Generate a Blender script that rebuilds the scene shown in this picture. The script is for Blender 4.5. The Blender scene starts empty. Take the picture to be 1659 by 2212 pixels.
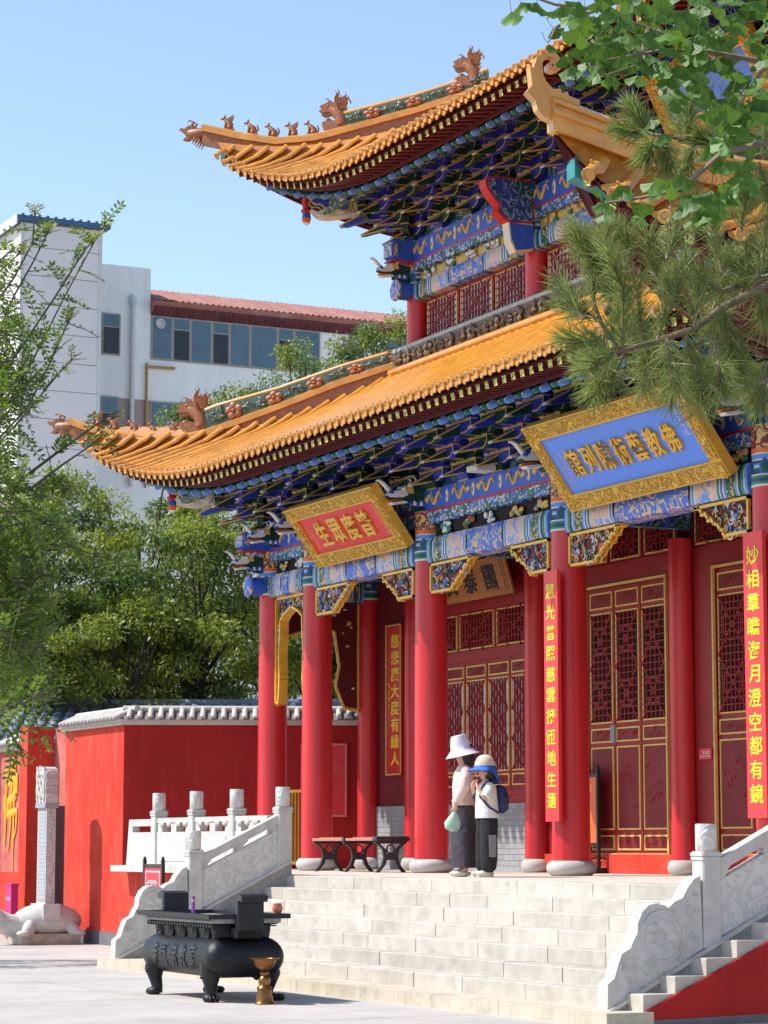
import bpy, bmesh, math, random
from mathutils import Vector, Matrix, Quaternion
from math import sin, cos, pi, radians, sqrt
R = random.Random(7)
SC = bpy.context.scene
COL = SC.collection

# ------------------------------------------------------------------ camera, sky, sun, exposure
# world frame: x runs along the hall front (towards the viewer), y into the hall, z = 0 on the terrace
YAW, PIT = 0.4576, 0.1307
cam_d = bpy.data.cameras.new('camera'); cam = bpy.data.objects.new('camera', cam_d); COL.objects.link(cam)
cam.location = (34.2867, -15.0627, 0.3387)
fwd = Vector((-cos(YAW) * cos(PIT), sin(YAW) * cos(PIT), sin(PIT)))
cam.rotation_euler = fwd.to_track_quat('-Z', 'Y').to_euler()
cam_d.sensor_fit = 'VERTICAL'; cam_d.sensor_height = 24.0
cam_d.lens = 24.0 * 5491.28 / 2212.0
cam_d.clip_start = 0.1; cam_d.clip_end = 3000
SC.camera = cam
SC.render.resolution_x = 768; SC.render.resolution_y = 1024

SUN_H = Vector((0.47, 0.883, 0)).normalized(); SUN_EL = radians(51.0)
w = bpy.data.worlds.new('World'); SC.world = w; w.use_nodes = True
nt = w.node_tree; bg = nt.nodes['Background']
sky = nt.nodes.new('ShaderNodeTexSky'); sky.sky_type = 'NISHITA'; sky.sun_disc = False
sky.sun_elevation = SUN_EL; sky.sun_rotation = math.atan2(-SUN_H.x, -SUN_H.y)
sky.altitude = 0; sky.air_density = 1.15; sky.dust_density = 0.4; sky.ozone_density = 1.2
nt.links.new(sky.outputs[0], bg.inputs[0]); bg.inputs[1].default_value = 0.15
sd = bpy.data.lights.new('sun', 'SUN'); so = bpy.data.objects.new('sun', sd); COL.objects.link(so)
sd.energy = 4.3; sd.angle = radians(0.5); sd.color = (1.0, 0.955, 0.89)
so.location = (0, -30, 40)
so.rotation_euler = Vector((SUN_H.x * cos(SUN_EL), SUN_H.y * cos(SUN_EL), -sin(SUN_EL))).to_track_quat('-Z', 'Y').to_euler()
SC.view_settings.view_transform = 'Standard'; SC.view_settings.look = 'None'
SC.view_settings.exposure = 0.50; SC.view_settings.gamma = 1.0; SC.view_settings.use_curve_mapping = False

# ------------------------------------------------------------------ helpers
WM = {}; PRE = None
def _put(o, parent, M):
    COL.objects.link(o)
    if parent is not None:
        o.parent = parent; o.matrix_parent_inverse = WM[parent.name].inverted()
    if PRE is not None: M = PRE @ M
    o.matrix_basis = M; WM[o.name] = M.copy()
    return o
def place(name, mesh, parent=None, M=None):
    return _put(bpy.data.objects.new(name, mesh), parent, M or Matrix.Identity(4))
def thing(name, label, cat, loc=(0, 0, 0), group=None, kind=None, rz=0.0):
    o = bpy.data.objects.new(name, None); o.empty_display_size = 0.2
    _put(o, None, Matrix.Translation(loc) @ Matrix.Rotation(rz, 4, 'Z'))
    return tag(o, label, cat, group, kind)
def tag(o, label, cat=None, group=None, kind=None):
    if label: o['label'] = label
    if cat: o['category'] = cat
    if group: o['group'] = group
    if kind: o['kind'] = kind
    return o
def T(x, y, z): return Matrix.Translation((x, y, z))
def RX(a): return Matrix.Rotation(a, 4, 'X')
def RY(a): return Matrix.Rotation(a, 4, 'Y')
def RZ(a): return Matrix.Rotation(a, 4, 'Z')
def SCL(x, y=None, z=None):
    y = x if y is None else y; z = x if z is None else z
    return Matrix.Diagonal((x, y, z, 1))
def frame(o, xa, ya, za):
    m = Matrix.Identity(4)
    for i in range(3):
        m[i][0] = xa[i]; m[i][1] = ya[i]; m[i][2] = za[i]; m[i][3] = o[i]
    return m
def lerp(a, b, t): return a + (b - a) * t
def interp(tab, x):
    if x <= tab[0][0]: return tab[0][1]
    for (a, b), (c, d) in zip(tab, tab[1:]):
        if x <= c: return b + (d - b) * (x - a) / (c - a)
    return tab[-1][1]

class MB:
    def __init__(s): s.v = []; s.f = []; s.m = []
    def add(s, vs, fs, m=0, M=None):
        k = len(s.v)
        s.v += [tuple(M @ Vector(p)) for p in vs] if M is not None else [tuple(p) for p in vs]
        for f in fs: s.f.append(tuple(i + k for i in f)); s.m.append(m)
        return s
    def box(s, c, d, m=0, M=None, taper=1.0):
        x, y, z = d[0] / 2, d[1] / 2, d[2] / 2; t = taper
        vs = [(-x, -y, -z), (x, -y, -z), (x, y, -z), (-x, y, -z), (-x * t, -y * t, z), (x * t, -y * t, z), (x * t, y * t, z), (-x * t, y * t, z)]
        vs = [(a + c[0], b + c[1], e + c[2]) for a, b, e in vs]
        return s.add(vs, [(0, 3, 2, 1), (4, 5, 6, 7), (0, 1, 5, 4), (1, 2, 6, 5), (2, 3, 7, 6), (3, 0, 4, 7)], m, M)
    def b2(s, lo, hi, m=0, M=None):
        return s.box([(a + b) / 2 for a, b in zip(lo, hi)], [b - a for a, b in zip(lo, hi)], m, M)
    def prism(s, poly, ax, lo, hi, m=0, M=None, me=None):
        n = len(poly)
        def P(p, t):
            a, b = p
            return (t, a, b) if ax == 'x' else ((a, t, b) if ax == 'y' else (a, b, t))
        vs = [P(p, lo) for p in poly] + [P(p, hi) for p in poly]
        s.add(vs, [tuple(range(n - 1, -1, -1)), tuple(range(n, 2 * n))], m, M)
        k = len(s.v) - 2 * n; me = m if me is None else me
        for i in range(n):
            j = (i + 1) % n; s.f.append((k + i, k + j, k + n + j, k + n + i)); s.m.append(me)
        return s
    def loft(s, rings, m=0, caps=True, closed=True, M=None, ms=None):
        n = len(rings[0]); vs = [p for r in rings for p in r]; k = len(s.v)
        s.add(vs, [], m, M)
        for i in range(len(rings) - 1):
            mm = ms[i] if ms else m
            for j in range(n if closed else n - 1):
                a = k + i * n + j; b = k + i * n + (j + 1) % n
                s.f.append((a, b, b + n, a + n)); s.m.append(mm)
        if caps:
            s.f.append(tuple(k + j for j in range(n - 1, -1, -1))); s.m.append(ms[0] if ms else m)
            e = k + (len(rings) - 1) * n
            s.f.append(tuple(e + j for j in range(n))); s.m.append(ms[-1] if ms else m)
        return s
    def tube(s, pts, rad, n=6, m=0, M=None, caps=True):
        pts = [Vector(p) for p in pts]; rings = []
        if not isinstance(rad, (list, tuple)): rad = [rad] * len(pts)
        u = None
        for i, p in enumerate(pts):
            d = (pts[min(i + 1, len(pts) - 1)] - pts[max(i - 1, 0)])
            if d.length < 1e-9: d = Vector((0, 0, 1))
            d.normalize()
            if u is None: u = d.orthogonal().normalized()
            else:
                u = u - d * u.dot(d)
                u = u.normalized() if u.length > 1e-6 else d.orthogonal().normalized()
            v = d.cross(u)
            rings.append([p + (u * cos(2 * pi * j / n) + v * sin(2 * pi * j / n)) * rad[i] for j in range(n)])
        return s.loft(rings, m, caps, True, M)
    def lathe(s, prof, n=16, m=0, ms=None, M=None, caps=True):
        rings = [[(r * cos(2 * pi * j / n), r * sin(2 * pi * j / n), z) for j in range(n)] for r, z in prof]
        return s.loft(rings, m, caps, True, M, ms)
    def ell(s, c, r, m=0, n=8, k=5, M=None):
        prof = [(max(sin(pi * i / k), 0.02), -cos(pi * i / k)) for i in range(k + 1)]
        if not isinstance(r, (list, tuple)): r = (r, r, r)
        mm = T(*c) @ SCL(*r)
        return s.lathe(prof, n, m, None, (M @ mm) if M is not None else mm)
    def mesh(s, name, mats, smooth=None):
        me = bpy.data.meshes.new(name); me.from_pydata(s.v, [], s.f); me.validate(clean_customdata=False)
        for q in (mats if isinstance(mats, (list, tuple)) else [mats]): me.materials.append(q)
        if len(me.polygons) == len(s.m): me.polygons.foreach_set('material_index', s.m)
        bm = bmesh.new(); bm.from_mesh(me)
        lv = [v for v in bm.verts if not v.link_faces]
        if lv: bmesh.ops.delete(bm, geom=lv, context='VERTS')
        bmesh.ops.recalc_face_normals(bm, faces=bm.faces); bm.to_mesh(me); bm.free()
        if smooth:
            me.polygons.foreach_set('use_smooth', [True] * len(me.polygons)); me.set_sharp_from_angle(angle=radians(smooth))
        me.update(); return me
    def build(s, name, mats, parent=None, smooth=None, M=None):
        return place(name, s.mesh(name, mats, smooth), parent, M)

# ------------------------------------------------------------------ materials
MAT = {}
def _new(name):
    m = bpy.data.materials.new(name); m.use_nodes = True; MAT[name] = m
    return m, m.node_tree, m.node_tree.nodes['Principled BSDF']
def _mix(nt, fac, a, b, mode='MIX'):
    n = nt.nodes.new('ShaderNodeMix'); n.data_type = 'RGBA'; n.blend_type = mode
    for i, v in ((6, a), (7, b)):
        if hasattr(v, 'is_linked'): nt.links.new(v, n.inputs[i])
        else: n.inputs[i].default_value = (*v, 1)
    if hasattr(fac, 'is_linked'): nt.links.new(fac, n.inputs[0])
    else: n.inputs[0].default_value = fac
    return n.outputs[2]
def _noise(nt, co, scale, detail=4, rough=0.6, dist=0.0):
    n = nt.nodes.new('ShaderNodeTexNoise'); n.inputs['Scale'].default_value = scale; n.inputs['Detail'].default_value = detail
    n.inputs['Roughness'].default_value = rough; n.inputs['Distortion'].default_value = dist
    nt.links.new(co, n.inputs['Vector']); return n.outputs['Fac']
def _math(nt, op, a, b=None, c=None):
    n = nt.nodes.new('ShaderNodeMath'); n.operation = op
    for i, v in enumerate((a, b, c)):
        if v is None: continue
        if hasattr(v, 'is_linked'): nt.links.new(v, n.inputs[i])
        else: n.inputs[i].default_value = v
    return n.outputs[0]
def _ramp(nt, f, a, b):
    n = nt.nodes.new('ShaderNodeMapRange'); nt.links.new(f, n.inputs[0]); n.inputs[1].default_value = a; n.inputs[2].default_value = b
    n.clamp = True; return n.outputs[0]
def _pos(nt, sc=None):
    g = nt.nodes.new('ShaderNodeNewGeometry').outputs['Position']
    if sc is None: return g
    mp = nt.nodes.new('ShaderNodeMapping'); mp.inputs['Scale'].default_value = sc; nt.links.new(g, mp.inputs[0]); return mp.outputs[0]
def _bump(nt, bs, h, st, dist=0.02):
    b = nt.nodes.new('ShaderNodeBump'); b.inputs['Strength'].default_value = st; b.inputs['Distance'].default_value = dist
    nt.links.new(h, b.inputs['Height']); nt.links.new(b.outputs[0], bs.inputs['Normal'])
def mat(name, c, rough=0.6, var=0.14, vs=5.0, bump=0.0, bsc=60.0, metal=0.0, spec=0.4, c2=None, stain=None, stretch=None, coat=0.0, per=0.0):
    m, nt, bs = _new(name)
    co = _pos(nt, stretch)
    n1 = _noise(nt, co, vs, 5)
    lo = [v * (1 - var) for v in c]; hi = c2 or [min(1, v * (1 + var)) for v in c]
    col = _mix(nt, _ramp(nt, n1, 0.3, 0.7), lo, hi)
    if per:
        oi = nt.nodes.new('ShaderNodeObjectInfo')
        hs = nt.nodes.new('ShaderNodeHueSaturation'); nt.links.new(col, hs.inputs['Color'])
        nt.links.new(_math(nt, 'MULTIPLY_ADD', oi.outputs['Random'], per, 1 - per / 2), hs.inputs['Value']); col = hs.outputs[0]
    if stain:
        n2 = _noise(nt, _pos(nt, stain[3] if len(stain) > 3 else None), stain[1], 6, 0.65)
        col = _mix(nt, _math(nt, 'MULTIPLY', _ramp(nt, n2, 0.52, 0.75), stain[2]), col, stain[0])
    nt.links.new(col, bs.inputs['Base Color'])
    bs.inputs['Roughness'].default_value = rough; bs.inputs['Metallic'].default_value = metal
    bs.inputs['Specular IOR Level'].default_value = spec; bs.inputs['Coat Weight'].default_value = coat
    if bump: _bump(nt, bs, _noise(nt, _pos(nt), bsc, 4), bump)
    return m
def scroll(name, base, line, scale=9.0, k=26.0, w=0.25, base2=None, rough=0.5, bump=0.0, fill=None):
    """painted or carved scrollwork: curling contour lines of a warped noise field"""
    m, nt, bs = _new(name)
    co = _pos(nt)
    n = _noise(nt, co, scale, 1.5, 0.45, 0.9)
    s = _math(nt, 'SINE', _math(nt, 'MULTIPLY', n, k))
    f = _ramp(nt, s, w, w + 0.25)
    b = base
    if base2: b = _mix(nt, _ramp(nt, _noise(nt, co, scale * 0.6, 1), 0.48, 0.54), base, base2)
    if fill: b = _mix(nt, _ramp(nt, s, -0.75, -0.9), b, fill)
    nt.links.new(_mix(nt, f, b, line), bs.inputs['Base Color']); bs.inputs['Roughness'].default_value = rough
    if bump: _bump(nt, bs, s, bump, 0.03)
    return m
def leafmat(name, c, c2, tr=0.35, vs=1.2, rough=0.45, each=False):
    m, nt, bs = _new(name)
    oi = nt.nodes.new('ShaderNodeObjectInfo')
    n = _noise(nt, _pos(nt), vs, 3)
    col = _mix(nt, _ramp(nt, n, 0.35, 0.65), c, c2)
    if each: col = _mix(nt, _ramp(nt, oi.outputs['Random'], 0.55, 1.0), col, [min(1, v * 1.7) for v in c2])
    n3 = _noise(nt, _pos(nt), vs * 14, 1)
    col = _mix(nt, _ramp(nt, n3, 0.35, 0.75), col, [min(1, v * 1.5) for v in c2])
    nt.links.new(col, bs.inputs['Base Color']); bs.inputs['Roughness'].default_value = rough
    t = nt.nodes.new('ShaderNodeBsdfTranslucent'); nt.links.new(_mix(nt, 0.5, col, (0.22, 0.32, 0.03)), t.inputs[0])
    mx = nt.nodes.new('ShaderNodeMixShader'); mx.inputs[0].default_value = tr
    nt.links.new(bs.outputs[0], mx.inputs[1]); nt.links.new(t.outputs[0], mx.inputs[2])
    nt.links.new(mx.outputs[0], nt.nodes['Material Output'].inputs[0]); return m

mat('red_column', (0.60, 0.022, 0.03), 0.38, 0.14, 2.2, 0.10, 18, spec=0.5, stretch=(3, 3, 0.4), coat=0.10, stain=((0.44, 0.014, 0.022), 3.0, 0.5, (5, 5, .35)))
mat('red_plaster', (0.55, 0.040, 0.024), 0.85, 0.10, 2.2, 0.25, 25, c2=(0.61, 0.065, 0.038), stain=((0.64, 0.20, 0.14), 2.4, 0.42, (3, 3, .55)), spec=0.2)
mat('red_plaster_pale', (0.52, 0.10, 0.085), 0.9, 0.16, 2.0, 0.2, 25, c2=(0.58, 0.2, 0.17), stain=((0.4, 0.1, 0.08), 4.0, 0.5, (6, 6, .6)), spec=0.2)
mat('red_side_shade_plaster', (0.36, 0.020, 0.020), 0.85, 0.12, 1.5, 0.15, 25, stain=((0.42, 0.06, 0.05), 2.0, 0.35, (5, 5, .5)), spec=0.2)
mat('dado_grey', (0.16, 0.15, 0.17), 0.9, 0.15, 4)
mat('red_wood', (0.30, 0.013, 0.014), 0.5, 0.15, 3, 0.05, 30)
mat('red_wood_dark', (0.20, 0.010, 0.014), 0.55, 0.15, 3, 0.05, 30)
mat('maroon', (0.11, 0.008, 0.012), 0.6, 0.2, 5)
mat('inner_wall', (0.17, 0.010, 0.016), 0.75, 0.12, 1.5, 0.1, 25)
mat('dark_void', (0.012, 0.009, 0.011), 0.8, 0.3, 3)
mat('window_sky_glass', (0.52, 0.50, 0.52), 0.35, 0.18, 2.5)  # pale grey glass with the sky reflection painted into its colour
mat('gold', (0.76, 0.43, 0.055), 0.35, 0.15, 8, metal=0.1)
mat('gold_line', (0.70, 0.46, 0.13), 0.5, 0.15, 8)
mat('gold_bright', (0.80, 0.50, 0.05), 0.4, 0.12, 8, metal=0.1)
mat('cream', (0.70, 0.66, 0.52), 0.55, 0.08, 8)
mat('p_blue', (0.035, 0.11, 0.58), 0.5, 0.15, 6)
mat('p_blue_deep', (0.03, 0.05, 0.42), 0.5, 0.2, 6)
mat('p_blue_lt', (0.12, 0.27, 0.75), 0.5, 0.12, 6)
mat('p_green', (0.010, 0.085, 0.070), 0.5, 0.2, 6)
mat('p_teal', (0.03, 0.22, 0.22), 0.5, 0.2, 6)
mat('p_dkgreen', (0.010, 0.055, 0.046), 0.5, 0.25, 6)
mat('p_orange', (0.75, 0.16, 0.03), 0.5, 0.15, 6)
mat('p_white', (0.78, 0.77, 0.74), 0.5, 0.06, 8)
mat('p_red', (0.55, 0.02, 0.02), 0.5, 0.12, 6)
mat('p_pink', (0.72, 0.36, 0.30), 0.5, 0.12, 6)
mat('p_brown', (0.30, 0.11, 0.05), 0.5, 0.25, 10)
scroll('paint_blue', (0.06, 0.16, 0.66), (0.66, 0.46, 0.20), 7.0, 24, 0.35)
scroll('paint_blue_pink', (0.16, 0.30, 0.74), (0.68, 0.50, 0.40), 8.0, 26, 0.1, base2=(0.62, 0.42, 0.40))
scroll('paint_green', (0.02, 0.10, 0.05), (0.66, 0.44, 0.12), 9.0, 24, 0.4)
scroll('paint_maroon', (0.20, 0.012, 0.03), (0.66, 0.44, 0.15), 9.0, 24, 0.3)
scroll('paint_green_panel', (0.008, 0.075, 0.045), (0.45, 0.36, 0.10), 7.0, 22, 0.55)
scroll('paint_blue_green', (0.02, 0.05, 0.30), (0.20, 0.30, 0.42), 6.0, 30, 0.5, base2=(0.01, 0.07, 0.06))
scroll('carve_gold', (0.48, 0.24, 0.03), (0.82, 0.52, 0.08), 11.0, 26, -0.25, rough=0.4, bump=0.7)
scroll('carve_stone', (0.56, 0.535, 0.50), (0.65, 0.62, 0.58), 7.0, 22, -0.6, rough=0.8, bump=0.22)
scroll('frieze_mix', (0.02, 0.10, 0.10), (0.62, 0.64, 0.66), 11.0, 22, 0.55, base2=(0.05, 0.14, 0.55))
scroll('rafter_end', (0.02, 0.11, 0.03), (0.72, 0.60, 0.14), 26.0, 16, 0.1)
mat('glaze', (0.64, 0.255, 0.022), 0.27, 0.18, 3.5, 0.05, 30, c2=(0.74, 0.33, 0.045), spec=0.6, coat=0.3, per=0.36, stain=((0.36, 0.13, 0.025), 5.0, 0.6))
mat('glaze_end', (0.62, 0.25, 0.045), 0.6, 0.25, 30, 0.5, 45, spec=0.25, c2=(0.74, 0.40, 0.14))
mat('glaze_pan', (0.46, 0.16, 0.015), 0.4, 0.3, 6)
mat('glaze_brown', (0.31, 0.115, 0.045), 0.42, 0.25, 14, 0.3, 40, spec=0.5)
mat('glaze_flower', (0.40, 0.16, 0.08), 0.4, 0.2, 14, spec=0.5)
mat('glaze_green', (0.012, 0.05, 0.035), 0.35, 0.4, 14, 0.2, 40, c2=(0.16, 0.22, 0.17), spec=0.6)
mat('ridge_shade_brown', (0.16, 0.10, 0.06), 0.5, 0.35, 14, 0.5, 30)  # shaded copy of the ridge glazes, shade painted in as brown
mat('stone', (0.54, 0.515, 0.48), 0.8, 0.12, 6, 0.2, 60, c2=(0.62, 0.595, 0.56), stain=((0.34, 0.315, 0.28), 4.5, 0.55, (1.5, 1.5, .8)))
mat('stone_step', (0.47, 0.425, 0.365), 0.85, 0.10, 5, 0.25, 70, c2=(0.545, 0.505, 0.445), per=0.20, stain=((0.33, 0.29, 0.25), 3.0, 0.6, (1.5, 1.5, 1.2)))
mat('stone_kerb', (0.52, 0.46, 0.36), 0.9, 0.14, 6, 0.3, 50, stain=((0.30, 0.24, 0.16), 6.0, 0.6, (4, 4, .7)))
mat('stone_rough', (0.38, 0.35, 0.33), 0.9, 0.2, 18, 0.6, 60)
mat('stone_weather', (0.42, 0.34, 0.26), 0.9, 0.2, 6, 0.4, 30, c2=(0.5, 0.43, 0.36))
mat('drum_base', (0.47, 0.45, 0.43), 0.65, 0.18, 4, 0.1, 60, stretch=(1, 1, 3))
mat('stele_face', (0.33, 0.34, 0.37), 0.7, 0.25, 40, 0.6, 60, stretch=(3, 3, 1))
mat('paving', (0.455, 0.415, 0.38), 0.85, 0.08, 1.2, 0.15, 90, c2=(0.515, 0.475, 0.44), per=0.12, stain=((0.30, 0.26, 0.23), 0.8, 0.6))
mat('soil', (0.13, 0.125, 0.10), 0.95, 0.2, 0.6)
mat('terrace_floor', (0.56, 0.50, 0.43), 0.8, 0.1, 3, 0.1, 80)
mat('grey_brick', (0.30, 0.30, 0.31), 0.85, 0.15, 4, 0.2, 70, per=0.12)
mat('mortar', (0.24, 0.22, 0.20), 0.9, 0.1, 8)
mat('cap_tile', (0.50, 0.47, 0.43), 0.85, 0.16, 8, 0.2, 50, per=0.15)
mat('cap_dark', (0.22, 0.20, 0.19), 0.9, 0.2, 8)
mat('roof_grey', (0.20, 0.23, 0.29), 0.7, 0.25, 6, 0.2, 40, per=0.2)
mat('iron', (0.013, 0.014, 0.017), 0.42, 0.3, 8, 0.25, 60, metal=0.35, spec=0.5)
mat('iron_relief', (0.05, 0.055, 0.06), 0.45, 0.3, 20, metal=0.4)
mat('black_paint', (0.018, 0.014, 0.016), 0.4, 0.2, 8)
mat('brass', (0.25, 0.115, 0.04), 0.34, 0.35, 9, metal=0.85)
mat('bench_slat', (0.48, 0.20, 0.14), 0.6, 0.12, 8)
mat('bench_iron', (0.03, 0.028, 0.03), 0.5, 0.2, 8)
mat('ash', (0.35, 0.34, 0.36), 0.95, 0.3, 30, 0.5, 40)
mat('amber_glass', (0.50, 0.13, 0.06), 0.15, 0.2, 20, spec=0.7)
mat('purple', (0.25, 0.03, 0.33), 0.4, 0.1)
mat('sign_red', (0.66, 0.03, 0.05), 0.4, 0.08, 4)
mat('sign_magenta', (0.60, 0.03, 0.18), 0.4, 0.1, 4)
mat('board_red', (0.80, 0.045, 0.05), 0.42, 0.06, 4)
mat('plaque_red', (0.70, 0.035, 0.04), 0.4, 0.07, 3)
mat('plaque_blue', (0.12, 0.27, 0.88), 0.45, 0.05, 3)
mat('board_red_shade', (0.55, 0.025, 0.02), 0.4, 0.08, 4)  # couplet board red lowered, gallery shade painted into the colour
mat('wood_plaque', (0.42, 0.15, 0.028), 0.5, 0.25, 3, c2=(0.52, 0.20, 0.04), stretch=(.5, 5, 8))
mat('ink', (0.015, 0.02, 0.03), 0.5, 0.2)
mat('char_gold', (0.82, 0.40, 0.03), 0.5, 0.06)
mat('yellow_paint', (0.85, 0.62, 0.03), 0.45, 0.06)
mat('white_print', (0.8, 0.78, 0.76), 0.5, 0.04)
mat('orange_poster', (0.72, 0.14, 0.045), 0.4, 0.06)
mat('gold_rail', (0.35, 0.19, 0.02), 0.4, 0.2, 8, metal=0.4)
mat('panel_wall', (0.72, 0.68, 0.68), 0.7, 0.05, 0.4, per=0.04)
mat('panel_joint', (0.24, 0.23, 0.23), 0.8, 0.1)
mat('white_wall', (0.84, 0.835, 0.83), 0.85, 0.06, 0.5, 0.1, 10, stain=((0.55, 0.54, 0.52), 1.0, 0.4, (3, 3, .4)))
mat('pink_band', (0.36, 0.27, 0.26), 0.85, 0.1, 1)
mat('blue_steel', (0.05, 0.12, 0.22), 0.5, 0.2, 2)
mat('red_tile', (0.31, 0.125, 0.10), 0.7, 0.15, 2, per=0.2, stain=((0.55, 0.4, 0.33), 1.5, 0.4))
mat('fascia_tile', (0.10, 0.02, 0.028), 0.6, 0.25, 3, per=0.3)
mat('glass_blue', (0.055, 0.115, 0.165), 0.12, 0.25, 0.8, spec=0.7)
mat('glass_dark', (0.018, 0.02, 0.03), 0.25, 0.2, 1)
mat('win_frame', (0.30, 0.28, 0.27), 0.6, 0.1)
mat('pipe_white', (0.6, 0.6, 0.6), 0.5, 0.1)
mat('pipe_ochre', (0.42, 0.24, 0.05), 0.5, 0.1)
mat('bark', (0.065, 0.05, 0.042), 0.9, 0.3, 12, 0.6, 30)
mat('twig', (0.26, 0.19, 0.13), 0.85, 0.3, 12)
mat('twig_bark', (0.11, 0.10, 0.065), 0.85, 0.3, 12)
mat('twig_green', (0.12, 0.16, 0.05), 0.8, 0.3, 12)
leafmat('leaf_tree', (0.11, 0.155, 0.02), (0.26, 0.29, 0.04), 0.48, 0.55)
leafmat('leaf_tree_dark', (0.04, 0.075, 0.018), (0.09, 0.14, 0.028), 0.38, 0.5)
leafmat('leaf_shrub', (0.05, 0.10, 0.03), (0.11, 0.16, 0.05), 0.3, 0.8)
leafmat('leaf_locust', (0.045, 0.10, 0.012), (0.12, 0.19, 0.022), 0.45, 2.5)
leafmat('leaf_locust_young', (0.20, 0.24, 0.03), (0.34, 0.34, 0.06), 0.4, 3)
leafmat('leaf_ginkgo', (0.026, 0.085, 0.010), (0.075, 0.17, 0.018), 0.45, 6.0, 0.5, True)
leafmat('needle', (0.11, 0.18, 0.05), (0.30, 0.33, 0.12), 0.48, 9.0, 0.42)
leafmat('needle_dry', (0.26, 0.20, 0.08), (0.38, 0.30, 0.14), 0.2, 3.0, 0.6)
mat('skin', (0.62, 0.36, 0.26), 0.5, 0.06, 8)
mat('hair', (0.02, 0.015, 0.015), 0.45, 0.2)
mat('hat_lilac', (0.70, 0.66, 0.76), 0.8, 0.06, 12)
mat('hat_cream', (0.66, 0.50, 0.30), 0.8, 0.1, 14, c2=(0.72, 0.68, 0.60))
mat('hat_blue', (0.035, 0.13, 0.55), 0.7, 0.1)
mat('blouse', (0.72, 0.53, 0.47), 0.85, 0.10, 30, 0.9, 16, stretch=(2, 2, .6))
mat('skirt', (0.055, 0.045, 0.055), 0.85, 0.2, 10, 0.9, 16, stretch=(2, 2, .6))
mat('tshirt', (0.76, 0.73, 0.69), 0.85, 0.06, 12, 0.9, 16, stretch=(2, 2, .6))
mat('trousers', (0.018, 0.018, 0.022), 0.8, 0.2, 12, 0.9, 16, stretch=(2, 2, .6))
mat('grey_patch', (0.22, 0.20, 0.21), 0.8, 0.1)
mat('bag_navy', (0.015, 0.018, 0.045), 0.6, 0.3, 20, c2=(0.03, 0.05, 0.16))
mat('bag_mint', (0.40, 0.58, 0.48), 0.5, 0.12, 20)
mat('shoe', (0.60, 0.56, 0.46), 0.7, 0.1)

_txt = {}
def char_mesh(ch, m, ext=0.012, off=0.012):
    k = (ch, m, ext, off)
    if k not in _txt:
        cu = bpy.data.curves.new('character', 'FONT'); cu.body = ch; cu.size = 1.0; cu.align_x = 'CENTER'; cu.align_y = 'CENTER'
        cu.extrude = ext; cu.offset = off; cu.resolution_u = 2
        o = bpy.data.objects.new('character', cu)
        me = bpy.data.meshes.new_from_object(o); me.name = 'character'
        bpy.data.objects.remove(o); me.materials.clear(); me.materials.append(MAT[m])
        if len(me.vertices):
            xs = [v.co.x for v in me.vertices]; ys = [v.co.y for v in me.vertices]
            cx, cy = (min(xs) + max(xs)) / 2, (min(ys) + max(ys)) / 2
            for v in me.vertices: v.co.x -= cx; v.co.y -= cy
        _txt[k] = me
    return _txt[k]
def chars(s, m, parent, pts, size, fr, ext=0.012, off=0.012, name='character', slant=0.0):
    """one mesh per character; fr = frame matrix (x right, y up, z out of the board)"""
    for ch, (a, b) in zip(s, pts):
        sz = size if not isinstance(size, tuple) else None
        S = SCL(size, size, 1) if sz else SCL(size[0], size[1], 1)
        sh = Matrix.Identity(4); sh[0][1] = slant
        place(name, char_mesh(ch, m, ext, off), parent, fr @ T(a, b, 0) @ sh @ S)

def marks(par, m, pts, size, fr, name='inscription', seed=1):
    """small illegible written columns: a few brush strokes per sign"""
    q = random.Random(seed)
    for a, b in pts:
        k = MB()
        for i in range(4):
            x, y = a + q.uniform(-.3, .3) * size, b + (.35 - .22 * i) * size; l = size * q.uniform(.3, .75)
            if i == 2: k.b2((x - .07 * size, y - l / 2, 0), (x + .07 * size, y + l / 2, .004), 0, fr)
            else: k.b2((x - l / 2, y - .06 * size, .0), (x + l / 2, y + .06 * size, .004 + .0005 * i), 0, fr)
        k.build(name, MAT[m], par)
# ------------------------------------------------------------------ ground
def gz(x): return interp([(-2.0, -1.155), (6.0, -1.03)], x)
g = MB()
gx = [-600, -60, -9, -2, 6, 18, 60, 600]; gy = [-600, -60, -16, -1.2, 40, 600]
for a in gx:
    for b in gy: g.add([(a, b, gz(a) - 0.035)], [])
for i in range(len(gx) - 1):
    for j in range(len(gy) - 1):
        k = i * len(gy) + j; g.f.append((k, k + len(gy), k + len(gy) + 1, k + 1)); g.m.append(0)
g.m = [1 if i // (len(gy) - 1) < 2 else 0 for i in range(len(g.f))]  # soil kept dark to cut bounce; far paving added to brighten the white building
ground = g.build('ground', [MAT['soil'], MAT['paving']]); tag(ground, 'pale paved temple courtyard ground', None, None, 'structure')
def slab(x0, x1, y0, y1):
    m = MB(); e = 0.008
    top = [(x0 + e, y0 + e), (x1 - e, y0 + e), (x1 - e, y1 - e), (x0 + e, y1 - e)]
    vs = [(a, b, gz(a) - 0.06) for a, b in top] + [(a, b, gz(a)) for a, b in top]
    m.add(vs, [(0, 3, 2, 1), (4, 5, 6, 7), (0, 1, 5, 4), (1, 2, 6, 5), (2, 3, 7, 6), (3, 0, 4, 7)])
    m.build('paving_slab', MAT['paving'], ground)
xs = [-10, -6.5, -2.0, 1.2, 3.6, 6.0, 9.2, 12.4, 15.6, 18.8, 22, 26]
for i in range(len(xs) - 1):
    for y0 in (-15.0, -12.2, -9.4, -6.6, -3.8):
        slab(xs[i], xs[i + 1], y0, y0 + 2.8)

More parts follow.
